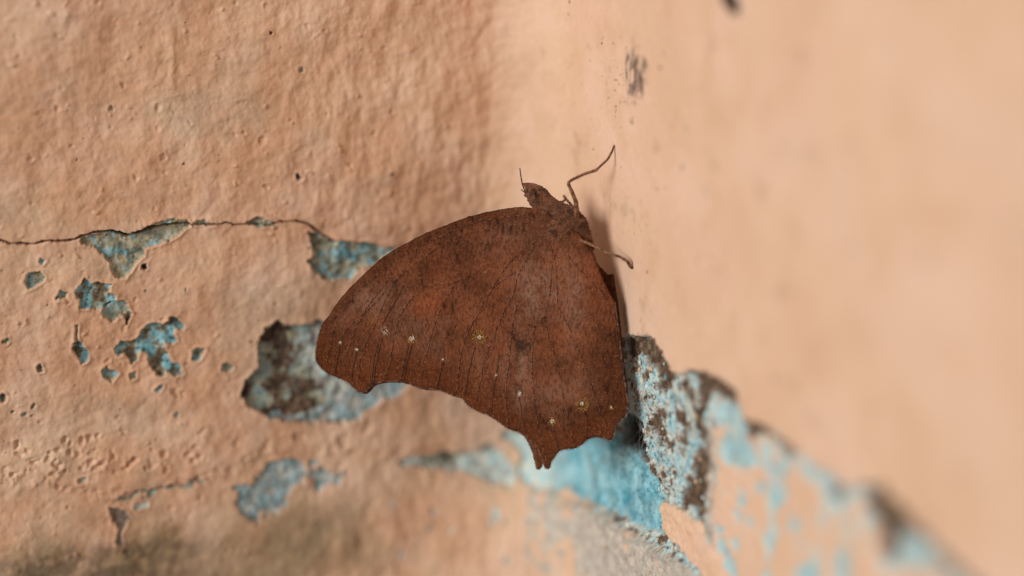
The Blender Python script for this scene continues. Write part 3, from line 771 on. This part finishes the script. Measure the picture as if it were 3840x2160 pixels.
cB = t.mix(t.math('MULTIPLY', t.math('MULTIPLY', pD, 1.5), stp), cB, srgb(44, 23, 14))
cB = t.mix(t.math('MULTIPLY', pD, 0.35), cB, srgb(60, 32, 20))
cB = t.mix(t.math('MULTIPLY', t.map(pD, 0.62, 0.95), 0.85), cB, srgb(52, 36, 28))
t.base(cB)
t.bump(t.noise(3200, 4, 0.65), 0.8, 0.00007)
M_WING = t.m
t = NT('wing_edge_strip', rough=0.7)
M_VEIN_T = t
vz_ = t.noise(2600, 3, 0.6, lo=0.46, hi=0.56)
t.base(t.mix(vz_, srgb(46, 23, 13), srgb(130, 82, 56)))
M_VEIN = t.m
t = NT('wing_fold_brown', rough=0.7); t.base(t.mix(t.noise(2600, 3, lo=.42, hi=.62), srgb(48, 24, 12), srgb(90, 48, 26))); M_FOLD = t.m

def blob(P, c, r, pw=2): return np.exp(-(np.hypot((P[:, 0] - c[0]) / r[0], (P[:, 1] - c[1]) / r[1])) ** pw)

FWN, Pf, OLf = wing('forewing', FW, -1, 0.0, FV, M_WING)
dlead = line_d(Pf[:, 0], Pf[:, 1], FW[1:17])
dmarg = line_d(Pf[:, 0], Pf[:, 1], FW[17:36])
nz = fbm(Pf[:, 0], Pf[:, 1], 90, 4, 700)
D_ = 0.62 * sstep(46, 22, dlead) * sstep(10, 22, dlead + 6 * nz) + 0.55 * sstep(9, 3, dlead)
D_ += 0.60 * blob(Pf, (1740, 870), (190, 85)) + 0.5 * blob(Pf, (1560, 950), (230, 40)) + 0.35 * blob(Pf, (1900, 830), (140, 40)) + 0.4 * blob(Pf, (1760, 1060), (60, 50)) + 0.55 * blob(Pf, (1700, 1180), (18, 130)) + 0.45 * sstep(0.15, 0.5, nz)
D_ += 0.75 * sstep(9, 2, dmarg) + 0.5 * blob(Pf, (1600, 1452), (70, 14)) + 0.3 * blob(Pf, (1260, 1230), (40, 90))
for c_ in z2([(250, 365), (372, 418)]): D_ += 0.8 * blob(Pf, c_, (9, 9))
D_ += 0.45 * blob(Pf, z2([(580, 300)])[0], (24, 20)) + 0.55 * blob(Pf, z2([(780, 340)])[0], (26, 26)) * (blob(Pf, z2([(780, 340)])[0], (14, 14)) < 0.5)
O_ = 0.95 * blob(Pf, z1([(890, 1270)])[0], (75, 45), 3) + 0.35 * blob(Pf, z1([(640, 1250)])[0], (60, 50)) + 0.25 * blob(Pf, z1([(950, 1050)])[0], (60, 60)) + 0.3 * sstep(36, 10, dlead) * sstep(1500, 1800, Pf[:, 0])
G_ = 0.6 * blob(Pf, (1450, 1130), (110, 60)) + 0.5 * blob(Pf, (1330, 1090), (80, 60)) + 0.55 * blob(Pf, (1600, 1250), (160, 80)) * (0.6 + nz) + 0.35 * sstep(44, 20, dlead) + 0.4 * blob(Pf, (1900, 900), (120, 80)) + 0.4 * blob(Pf, (1270, 1150), (50, 80))
M_ = sstep(130, 40, dmarg + 50 * nz) + 0.55 * sstep(34, 15, dlead) * sstep(1900, 1500, Pf[:, 0])
M_ = np.maximum(M_, 0.9 * sstep(42, 30, dlead) * sstep(2080, 1850, Pf[:, 0]))
D_ = np.minimum(D_, 0.6)
D_ = np.maximum(D_, 0.85 * sstep(6.5, 3, dlead) * sstep(2030, 1900, Pf[:, 0]))
D_ = np.maximum(D_, 0.72 * np.exp(-((dlead - 40 - 5 * nz) / 7.0) ** 2) * sstep(2000, 1850, Pf[:, 0]))
set_pat(FWN, 'pattern', (D_, O_, G_, M_))

HWN, Ph, OLh = wing('hindwing', HW, -1, 0.00013, HV, M_WING)
dm = line_d(Ph[:, 0], Ph[:, 1], HW[16:49])
nz = fbm(Ph[:, 0], Ph[:, 1], 90, 4, 720)
sq = poly_sd(Ph[:, 0] + 8 * nz, Ph[:, 1], z2([(1530, 318), (1600, 338), (1680, 372), (1668, 462), (1600, 450), (1540, 425)]))
dl_ = line_d(Ph[:, 0], Ph[:, 1], HW[3:17])
SOL = (0.90 + 0.5 * fbm(Ph[:, 0], Ph[:, 1], 16, 3, 760)) * sstep(14, -10, sq) * (0.75 + 0.25 * sstep(z2([(0, 470)])[0][1], z2([(0, 380)])[0][1], Ph[:, 1]))
D_ = 0.75 * sstep(9, 2, dm) + 0.45 * blob(Ph, z2([(1640, 330)])[0], (70, 20)) + 0.4 * blob(Ph, z2([(1900, 380)])[0], (90, 16))
D_ += 0.55 * blob(Ph, z2([(1780, 900)])[0], (60, 45)) + 0.6 * blob(Ph, z2([(2130, 870)])[0], (90, 26)) + 0.62 * blob(Ph, z2([(2290, 800)])[0], (40, 70)) + 0.55 * blob(Ph, z2([(1900, 1000)])[0], (90, 14))
D_ += 0.5 * blob(Ph, z2([(1080, 400)])[0], (22, 60)) + 0.4 * blob(Ph, z2([(1100, 150)])[0], (26, 80)) + 0.45 * blob(Ph, z1([(1240, 1080)])[0], (50, 30)) + 0.35 * sstep(0.15, 0.5, nz) + 0.5 * blob(Ph, z2([(1790, 1250)])[0], (25, 50)) + 0.25 * blob(Ph, z2([(2280, 550)])[0], (40, 130)) + 0.3 * blob(Ph, z1([(1500, 900)])[0], (60, 40))
for c_ in z2([(1580, 745), (1825, 950)]): D_ += 0.5 * blob(Ph, c_, (22, 22))
O_ = 0.5 * blob(Ph, z1([(2100, 1100)])[0], (60, 110)) + 0.35 * blob(Ph, z2([(1950, 330)])[0], (80, 70)) + 0.3 * blob(Ph, z2([(1500, 150)])[0], (80, 90)) + 0.35 * blob(Ph, z2([(2180, 980)])[0], (80, 30))
G_ = 1.0 * blob(Ph, z1([(1700, 1150)])[0], (90, 110)) + 0.8 * blob(Ph, z2([(1590, 640)])[0], (42, 150)) + 0.6 * blob(Ph, z2([(1990, 80)])[0], (45, 160)) + 0.55 * blob(Ph, z2([(1800, 780)])[0], (55, 80)) + 0.5 * blob(Ph, z2([(2010, 720)])[0], (60, 60)) + 0.5 * blob(Ph, z2([(1420, 480)])[0], (90, 90)) * (0.6 + nz)
M_ = sstep(120, 45, dm + 50 * nz) * 0.9
D_ = D_ + 0.5 * blob(Ph, z2([(2200, 860)])[0], (110, 40)) + 0.35 * blob(Ph, z2([(1820, 940)])[0], (110, 50)) + 0.35 * blob(Ph, z2([(2230, 500)])[0], (60, 160))
D_ = np.maximum(np.minimum(D_, 0.66), SOL)
set_pat(HWN, 'pattern', (D_, O_, G_, M_))

for nm, ol_, ly, vv in (('forewing', FWF, 0.0, FV[:1]), ('hindwing', HWF, 0.00013, HV[:1])):
    o_, P_, _ = wing(nm, ol_, +1, ly, vv, M_WING, step=16.0)
    nz = fbm(P_[:, 0], P_[:, 1], 90, 4, 740)
    set_pat(o_, 'pattern', (0.15 + 0.3 * nz, 0.3 + 0 * nz, 0.25 + 0 * nz, 0.2 + 0 * nz))
    o_['label'] = 'far ' + nm + ' mostly hidden behind the near wings'

def depth_at(px, py, side, layer, veins):
    a, b = np.array([float(px)]), np.array([float(py)])
    return float(wing_depth(a, b, side, layer, veins)[0])

def tube(name, pts3, radii, mat, parent, seg=6, cap=True):
    P = np.array(pts3); n = len(P)
    V = []; F = []
    ref = np.array((0.3, 0.5, 0.81))
    for i in range(n):
        tg = P[min(i + 1, n - 1)] - P[max(i - 1, 0)]; tg /= np.linalg.norm(tg) + 1e-12
        a = np.cross(tg, ref); a /= np.linalg.norm(a); b = np.cross(tg, a)
        for k in range(seg):
            th = 2 * math.pi * k / seg
            V.append(P[i] + radii[i] * (a * math.cos(th) + b * math.sin(th)))
    for i in range(n - 1):
        for k in range(seg):
            F.append((i * seg + k, i * seg + (k + 1) % seg, (i + 1) * seg + (k + 1) % seg, (i + 1) * seg + k))
    F.append(tuple(range(seg))[::-1]); F.append(tuple(range((n - 1) * seg, n * seg)))
    return new_mesh(name, V, F, mat, parent=parent, loc=FOOT)

def vein(path, parent, layer, veins, mat, r0, r1, name='vein'):
    pp = resample(path, 9.0, closed=False)
    P3 = []
    for p in pp:
        d = depth_at(p[0], p[1], -1, layer, veins) - 0.000015
        P3.append(B(p[0] + rng.normal(0, .5), p[1], d))
    n = len(P3)
    rad = [(r0 + (r1 - r0) * i / (n - 1)) * (0.75 + 0.5 * rng.rand()) for i in range(n)]
    tube(name, P3, rad, mat, parent, 5)
for i, v in enumerate(FV):
    fold = i >= NFOLD_F
    vein(v, FWN, 0.0, FV, M_FOLD if fold else M_VEIN, 0.000046 if fold else 0.000040, 0.000056 if fold else 0.000034, 'wing_fold' if fold else 'vein')
for i, v in enumerate(HV):
    fold = 8 <= i <= 12
    vein(v, HWN, 0.00013, HV, M_FOLD if fold else M_VEIN, 0.000042 if fold else 0.000044, 0.000046 if fold else 0.000036, 'wing_fold' if fold else 'vein')

# eyespots: rosettes of pale and yellow scales
t = NT('eyespot_white', 0.6); t.base(srgb(178, 160, 138)); M_EW = t.m
t = NT('eyespot_yellow', 0.7); t.base(t.mix(t.noise(4000, 2, lo=.4, hi=.6), srgb(104, 68, 20), srgb(150, 104, 34))); M_EY = t.m
t = NT('eyespot_grey', 0.7); t.base(srgb(128, 104, 88)); M_EG = t.m
def eyespot(px, py, r_in, r_out, parent, layer, veins, ring=M_EY, n_in=18, n_out=0, el=1.0):
    V = []; F = []; fm = []
    for k in range(n_in + n_out):
        if k < n_in:
            a = random.random() * 6.283; q_ = math.sqrt(random.random()) * r_in; mi = 0
        else:
            a = random.random() * 6.283; q_ = r_out * (0.45 + 0.55 * random.random() ** 0.8); mi = 1
        x, y = px + q_ * math.cos(a), py + q_ * math.sin(a) * el
        d = depth_at(x, y, -1, layer, veins) - 0.00003 - (0.00002 if mi == 0 else 0)
        ln, wd = random.uniform(3.5, 6.5), random.uniform(1.6, 2.8)
        if mi == 0: ln *= 0.8; wd *= 1.3
        ca, sa = math.cos(a), math.sin(a)
        b0 = len(V)
        for (u, v, lift) in ((-ln / 2, -wd / 2, 0), (ln / 2, -wd / 2, -1.2e-5), (ln / 2, wd / 2, -1.5e-5), (-ln / 2, wd / 2, 0)):
            V.append(B(x + u * ca - v * sa, y + u * sa + v * ca, d + lift))
        F.append((b0, b0 + 3, b0 + 2, b0 + 1)); fm.append(mi)
    new_mesh('eyespot', V, F, [M_EW, ring], parent=parent, loc=FOOT, smooth=False, fmat=fm)
zz2 = lambda x, y: z2([(x, y)])[0]
for (x, y, ri, ro, ring, ni, no) in ((250, 365, 3.2, 7, M_EG, 9, 10), (372, 418, 3.4, 7, M_EG, 10, 10), (580, 280, 9, 16, M_EG, 8, 30), (780, 335, 10, 19, M_EY, 26, 40), (1012, 490, 2.5, 5, M_EG, 7, 4)):
    eyespot(*zz2(x, y), ri, ro, FWN, 0.0, FV, ring, ni, no)
for (x, y, ri, ro, ring, ni, no) in ((1283, 325, 6.5, 25, M_EY, 18, 120), (1580, 745, 6.5, 10, M_EG, 24, 10), (2045, 820, 6, 27, M_EY, 18, 110), (1824, 950, 6, 15, M_EY, 22, 40), (2262, 850, 4, 8, M_EY, 7, 16), (1408, 605, 3.5, 6, M_EY, 7, 10)):
    eyespot(*zz2(x, y), ri, ro, HWN, 0.00013, HV, ring, ni, no, el=1.15)

# hair fringe along the outer margins
t = NT('fringe_hair', 0.8); t.base(t.mix(t.noise(2500, 2, lo=.4, hi=.6), srgb(56, 34, 24), srgb(120, 88, 70))); M_FRINGE = t.m
def fringe(ol, lo, hi, full, parent, side, layer, veins, ln=7.5, dens=1.6):
    path = resample(full[lo:hi], 1.8 / dens, closed=False)
    cx, cy = np.mean(np.asarray(full), 0)
    V = []; F = []
    for i in range(1, len(path) - 1):
        p = path[i]; tg = path[i + 1] - path[i - 1]; tg /= np.hypot(*tg) + 1e-9
        nn = np.array((tg[1], -tg[0]))
        if poly_sd(np.array([p[0] + nn[0] * 6]), np.array([p[1] + nn[1] * 6]), full)[0] < 0: nn = -nn
        L = ln * random.uniform(.5, 1.15); an = random.gauss(0, .28)
        dx = nn * math.cos(an) + tg * math.sin(an)
        d = depth_at(p[0], p[1], side, layer, []) if not veins else depth_at(p[0], p[1], side, layer, veins[:0])
        a = p - nn * 2.5 - tg * 0.9; b = p - nn * 2.5 + tg * 0.9; c_ = p + dx * L
        k = len(V)
        V += [B(a[0], a[1], d), B(b[0], b[1], d), B(c_[0], c_[1], d + random.gauss(0, 4e-5))]
        F.append((k, k + 1, k + 2))
    o = new_mesh('fringe', V, F, M_FRINGE, parent=parent, loc=FOOT, smooth=False)
    o['kind'] = 'stuff'
fringe(OLh, 9, 24, HWF, bpy.data.objects['hindwing.001'], +1, 0.00013, HV, ln=6)
fringe(OLf, 15, 37, FW, FWN, -1, 0.0, FV)
fringe(OLh, 15, 52, HW, HWN, -1, 0.00013, HV, ln=8)

# body: one continuous mesh from palps to abdomen
t = NT('body_fur', 0.9, 0.15)
cb = t.mix(t.noise(900, 5, 0.6, lo=.36, hi=.66), srgb(82, 50, 34), srgb(124, 80, 55))
cb = t.mix(t.noise(4500, 3, 0.7, lo=.5, hi=.7), cb, srgb(58, 36, 26))
t.base(cb); t.bump(t.noise(5000, 4, .7), 0.7, 0.00008); t.b.inputs['Sheen Weight'].default_value = 0.2
M_BODY = t.m
SPn = np.array(SPINE, float)
tpar = np.concatenate([[0], np.cumsum(np.hypot(np.diff(SPn[:, 0]), np.diff(SPn[:, 1])))])
tq = np.linspace(0, tpar[-1], 110)
def smooth_interp(q_, col):
    v = np.interp(q_, tpar, SPn[:, col])
    return v
cx_ = smooth_interp(tq, 0); cy_ = smooth_interp(tq, 1); cr_ = smooth_interp(tq, 2)
ker = np.ones(3) / 3
for arr in (cx_, cy_, cr_): arr[1:-1] = np.convolve(arr, ker, 'valid')
SEG = 32; V = []; F = []
for i in range(len(tq)):
    tg = np.array((cx_[min(i + 1, 109)] - cx_[max(i - 1, 0)], cy_[min(i + 1, 109)] - cy_[max(i - 1, 0)])); tg /= np.hypot(*tg)
    nn = np.array((-tg[1], tg[0]))
    for k in range(SEG):
        th = 2 * math.pi * k / SEG
        rr = cr_[i] * (1 + 0.05 * rng.normal() * min(1, cr_[i] / 30))
        off = rr * math.cos(th); dep = -rr * Q * math.sin(th) * 0.74
        V.append(B(cx_[i] + nn[0] * off, cy_[i] + nn[1] * off, dep + 0.0001))
for i in range(len(tq) - 1):
    for k in range(SEG):
        F.append((i * SEG + k, (i + 1) * SEG + k, (i + 1) * SEG + (k + 1) % SEG, i * SEG + (k + 1) % SEG))
F.append(tuple(range(SEG))); F.append(tuple(range(109 * SEG, 110 * SEG))[::-1])
body = new_mesh('body', V, F, M_BODY, parent=root, loc=FOOT)

# fur on head and thorax
t = NT('fur_hair', 0.8, 0.2); t.base(t.mix(t.noise(1200, 2, lo=.4, hi=.6), srgb(80, 48, 32), srgb(128, 84, 58))); M_HAIR = t.m
V = []; F = []
TH_AX = np.array((2165 - 2048, 900 - 778), float); TH_AX /= np.hypot(*TH_AX)
for k in range(3200):
    i = random.randint(14, 62)
    if cr_[i] < 8: continue
    tg = np.array((cx_[i + 1] - cx_[i - 1], cy_[i + 1] - cy_[i - 1])); tg /= np.hypot(*tg); nn = np.array((-tg[1], tg[0]))
    th = random.uniform(-0.35, math.pi + 0.35)
    u = random.uniform(-2, 2)
    px, py = cx_[i] + tg[0] * u + nn[0] * cr_[i] * math.cos(th), cy_[i] + tg[1] * u + nn[1] * cr_[i] * math.cos(th)
    dep = -cr_[i] * Q * 0.74 * math.sin(th)
    L = random.uniform(6, 15) if i > 28 else random.uniform(2, 6)
    an = random.gauss(0, .32)
    dirv = tg * math.cos(an) + nn * (math.sin(an) + 0.25 * math.cos(th))
    lift = -math.sin(th) * L * Q * 0.2
    side = np.array((-dirv[1], dirv[0])) * 0.85
    b0 = len(V)
    V += [B(px - side[0], py - side[1], dep), B(px + side[0], py + side[1], dep),
          B(px + dirv[0] * L * .55 + side[0] * .6, py + dirv[1] * L * .55 + side[1] * .6, dep + lift), B(px + dirv[0] * L, py + dirv[1] * L, dep + lift * .7)]
    F += [(b0, b0 + 1, b0 + 2), (b0, b0 + 2, b0 + 3)]
# hair tuft reaching over the wing bases
for k in range(260):
    px, py = random.gauss(2080, 26), random.gauss(850, 30)
    an = math.atan2(py - 830, px - 2140) + random.gauss(0, .4); L = random.uniform(12, 30)
    dep = depth_at(px, py, -1, 0.00013, []) - 0.00008
    dirv = np.array((math.cos(an), math.sin(an))); side = np.array((-dirv[1], dirv[0])) * 0.8
    b0 = len(V)
    V += [B(px - side[0], py - side[1], dep), B(px + side[0], py + side[1], dep), B(px + dirv[0] * L, py + dirv[1] * L, depth_at(px + dirv[0] * L, py + dirv[1] * L, -1, .00013, []) - 0.00005)]
    F.append((b0, b0 + 1, b0 + 2))
fur = new_mesh('fur', V, F, M_HAIR, parent=body, loc=FOOT, smooth=False)
fur['kind'] = 'stuff'

# eye: low dome with rings
t = NT('eye_brown', 0.75, 0.1)
wv = t.noise(2600, 3, .6, lo=.42, hi=.62)
t.base(t.mix(wv, srgb(60, 36, 24), srgb(112, 74, 52))); M_EYE = t.m
t = NT('eye_pupil_dark', 0.7, 0.1); t.base(srgb(30, 18, 13)); M_PUP = t.m
t = NT('eye_ring_pale', 0.8); t.base(srgb(150, 108, 82)); M_RING = t.m
V = []; F = []; NR = 8; NS = 24
ex, ey, er = 2008, 727, 27
for i in range(NR):
    a = i / (NR - 1) * math.pi / 2
    for k in range(NS):
        th = 2 * math.pi * k / NS
        V.append(B(ex + er * math.sin(a) * math.cos(th), ey + er * .85 * math.sin(a) * math.sin(th), -(32 * Q * 0.74) - er * Q * 0.32 * math.cos(a)))
for i in range(NR - 1):
    for k in range(NS): F.append((i * NS + k, i * NS + (k + 1) % NS, (i + 1) * NS + (k + 1) % NS, (i + 1) * NS + k))
F.append(tuple(range(NS))[::-1])
eye = new_mesh('eye', V, F, [M_EYE, M_PUP, M_RING], parent=root, loc=FOOT)
mi = [1 if i < 1 else (2 if i == NR - 2 else 0) for i in range(NR - 1) for k in range(NS)] + [1]
eye.data.polygons.foreach_set('material_index', mi)

# antennae, palps, legs
t = NT('limb_brown', 0.7); t.base(t.mix(t.noise(2200, 4, lo=.38, hi=.64), srgb(84, 54, 36), srgb(140, 98, 68))); M_LIMB = t.m
t = NT('antenna_brown', 0.6); t.base(t.mix(t.noise(1800, 3, lo=.4, hi=.6), srgb(56, 30, 18), srgb(96, 52, 30))); M_ANT = t.m
zA = lambda x, y: (1850 + x * 600 / 1552, 500 + y * 600 / 1552)
def limb(name, pts, mat, parent=root, seg=8, jitter=0.0):
    arr = np.array([(*zA(p[0], p[1]), p[2], p[3]) for p in pts], float)
    rs = []
    n = len(arr)
    for i in range(n - 1):
        k = max(2, int(np.hypot(*(arr[i + 1, :2] - arr[i, :2])) / 4))
        for j in range(k): rs.append(arr[i] + (arr[i + 1] - arr[i]) * j / k)
    rs.append(arr[-1])
    rs = np.array(rs)
    if len(rs) > 6:
        for c_ in range(4):
            rs[1:-1, c_] = (rs[:-2, c_] + rs[1:-1, c_] * 2 + rs[2:, c_]) / 4
    return tube(name, [B(r[0], r[1], r[2] * MM) for r in rs], [r[3] * 1.3 * Q * (1 + jitter * rng.normal()) for r in rs], mat, parent, seg)
limb('antenna', [(322, 600, -.5, 2.2), (300, 545, -.7, 2.0), (280, 490, -.9, 1.9), (266, 410, -1.1, 1.8), (257, 335, -1.3, 1.7)], M_ANT, jitter=.06)
limb('antenna', [(322, 590, .4, 2.0), (300, 570, 1.2, 1.9), (270, 547, 3.2, 1.7)], M_ANT, jitter=.06)
def wall_dep(px, py, lift=0.00004):
    p, n = wall_point(px, py, lift)
    f = np.dot(p - CAM, FWD)
    return (f - DIST) / MM
fd1 = wall_dep(*zA(1178, 118)); fd2 = wall_dep(*zA(1347, 1305))
print('feet depth', fd1, fd2)
limb('leg', [(790, 850, -0.6, 9), (812, 775, -1.2, 8.5), (800, 660, -1.9, 6.5), (768, 580, -2.3, 5.6), (724, 482, -2.8, 5.0), (760, 452, -2.75, 4.4), (880, 395, -2.6, 4.3), (998, 357, -2.4, 4.6), (1015, 340, -2.35, 3.6), (1110, 252, -2.1, 3.4), (1155, 170, fd1 - .25, 3.0), (1166, 128, fd1 - .10, 3.2), (1185, 117, fd1, 3.4)], M_LIMB, jitter=.05)
limb('leg', [(760, 1000, -1.2, 5), (830, 1030, -1.5, 4.6), (960, 1085, -2.0, 4.0), (1100, 1157, -2.5, 4.2), (1125, 1165, -2.55, 3.6), (1230, 1198, -2.75, 4.2), (1300, 1240, -2.8, 4.6), (1325, 1285, fd2 - .1, 5.0), (1347, 1306, fd2, 5.0)], M_LIMB, jitter=.05)
limb('leg', [(800, 745, 2.2, 5), (740, 675, 3.6, 4.0), (700, 632, 4.4, 4.0), (683, 604, 4.7, 3.6)], M_LIMB, jitter=.08)
limb('leg', [(560, 640, .4, 5), (620, 665, 1.2, 4.0), (665, 668, 2.2, 3.6), (693, 648, 3.0, 3.4)], M_LIMB, jitter=.08)
limb('palp', [(350, 600, -.4, 9), (315, 600, -.5, 7), (300, 592, -.55, 3)], M_BODY, jitter=.1)

# ------------------------------------------------------------------ old spider silk in the hole beside the wing tip
t = NT('spider_silk_grey', 0.8); t.base(srgb(150, 144, 136)); M_SILK = t.m
sc, _n = wall_point(2345, 1640)
silk = bpy.data.objects.new('cobweb', None); COL.objects.link(silk); silk.location = sc; silk.empty_display_size = 0.003
tag(silk, 'dusty grey cobweb strands in the dark hole beside the hind wing', 'cobweb')
rimp = [wall_point(2345 + 46 * math.cos(a), 1645 + 88 * math.sin(a), 0.0)[0] for a in np.linspace(0, 6.28, 40)]
def strand(a, b, sag):
    P3 = []
    for k in range(9):
        u = k / 8
        p = a * (1 - u) + b * u; p = p + np.array((0, 0, -sag * 4 * u * (1 - u)))
        P3.append(p)
    V = []; F = []
    P = np.array(P3)
    for i in range(9):
        for k in range(4):
            th = math.pi / 2 * k
            V.append(P[i] + 0.000018 * (np.array((1, 0, 0)) * math.cos(th) + np.array((0, .5, .87)) * math.sin(th)))
    for i in range(8):
        for k in range(4): F.append((i * 4 + k, i * 4 + (k + 1) % 4, (i + 1) * 4 + (k + 1) % 4, (i + 1) * 4 + k))
    new_mesh('strand', V, F, M_SILK, parent=silk, loc=sc)
for _ in range(26):
    i, j = random.sample(range(40), 2)
    strand(rimp[i], rimp[j], random.uniform(0, .0008))

# dark clump on the wall at the upper edge of the picture
cp, cn = wall_point(2748, 2)
t = NT('dark_debris', 0.85); t.base(t.mix(t.noise(1500, 4, lo=.4, hi=.65), srgb(28, 20, 16), srgb(76, 56, 40))); M_DEB = t.m
side = np.array((-cn[1], cn[0], 0.0))
V = []; F = []; NR, NS = 14, 20
for i in range(NR):
    a = math.pi * i / (NR - 1)
    for k in range(NS):
        th = 2 * math.pi * k / NS
        r = 1 + 0.16 * math.sin(3 * th + 2 * a) + 0.10 * rng.normal()
        if i in (0, NR - 1): r = 1
        u = math.cos(a) * 0.0017 * r; v = math.sin(a) * math.cos(th) * 0.0008 * r; ww = math.sin(a) * math.sin(th) * 0.00055 * r
        V.append(side * (u * 0.8) + np.array((0, 0, 1)) * (v - u * .35) + cn * (ww + 0.0004))
for i in range(NR - 1):
    for k in range(NS): F.append((i * NS + k, i * NS + (k + 1) % NS, (i + 1) * NS + (k + 1) % NS, (i + 1) * NS + k))
deb = new_mesh('debris_clump', V, F, M_DEB); deb.location = cp
tag(deb, 'small dark brown clump stuck to the smooth peach wall', 'clump')
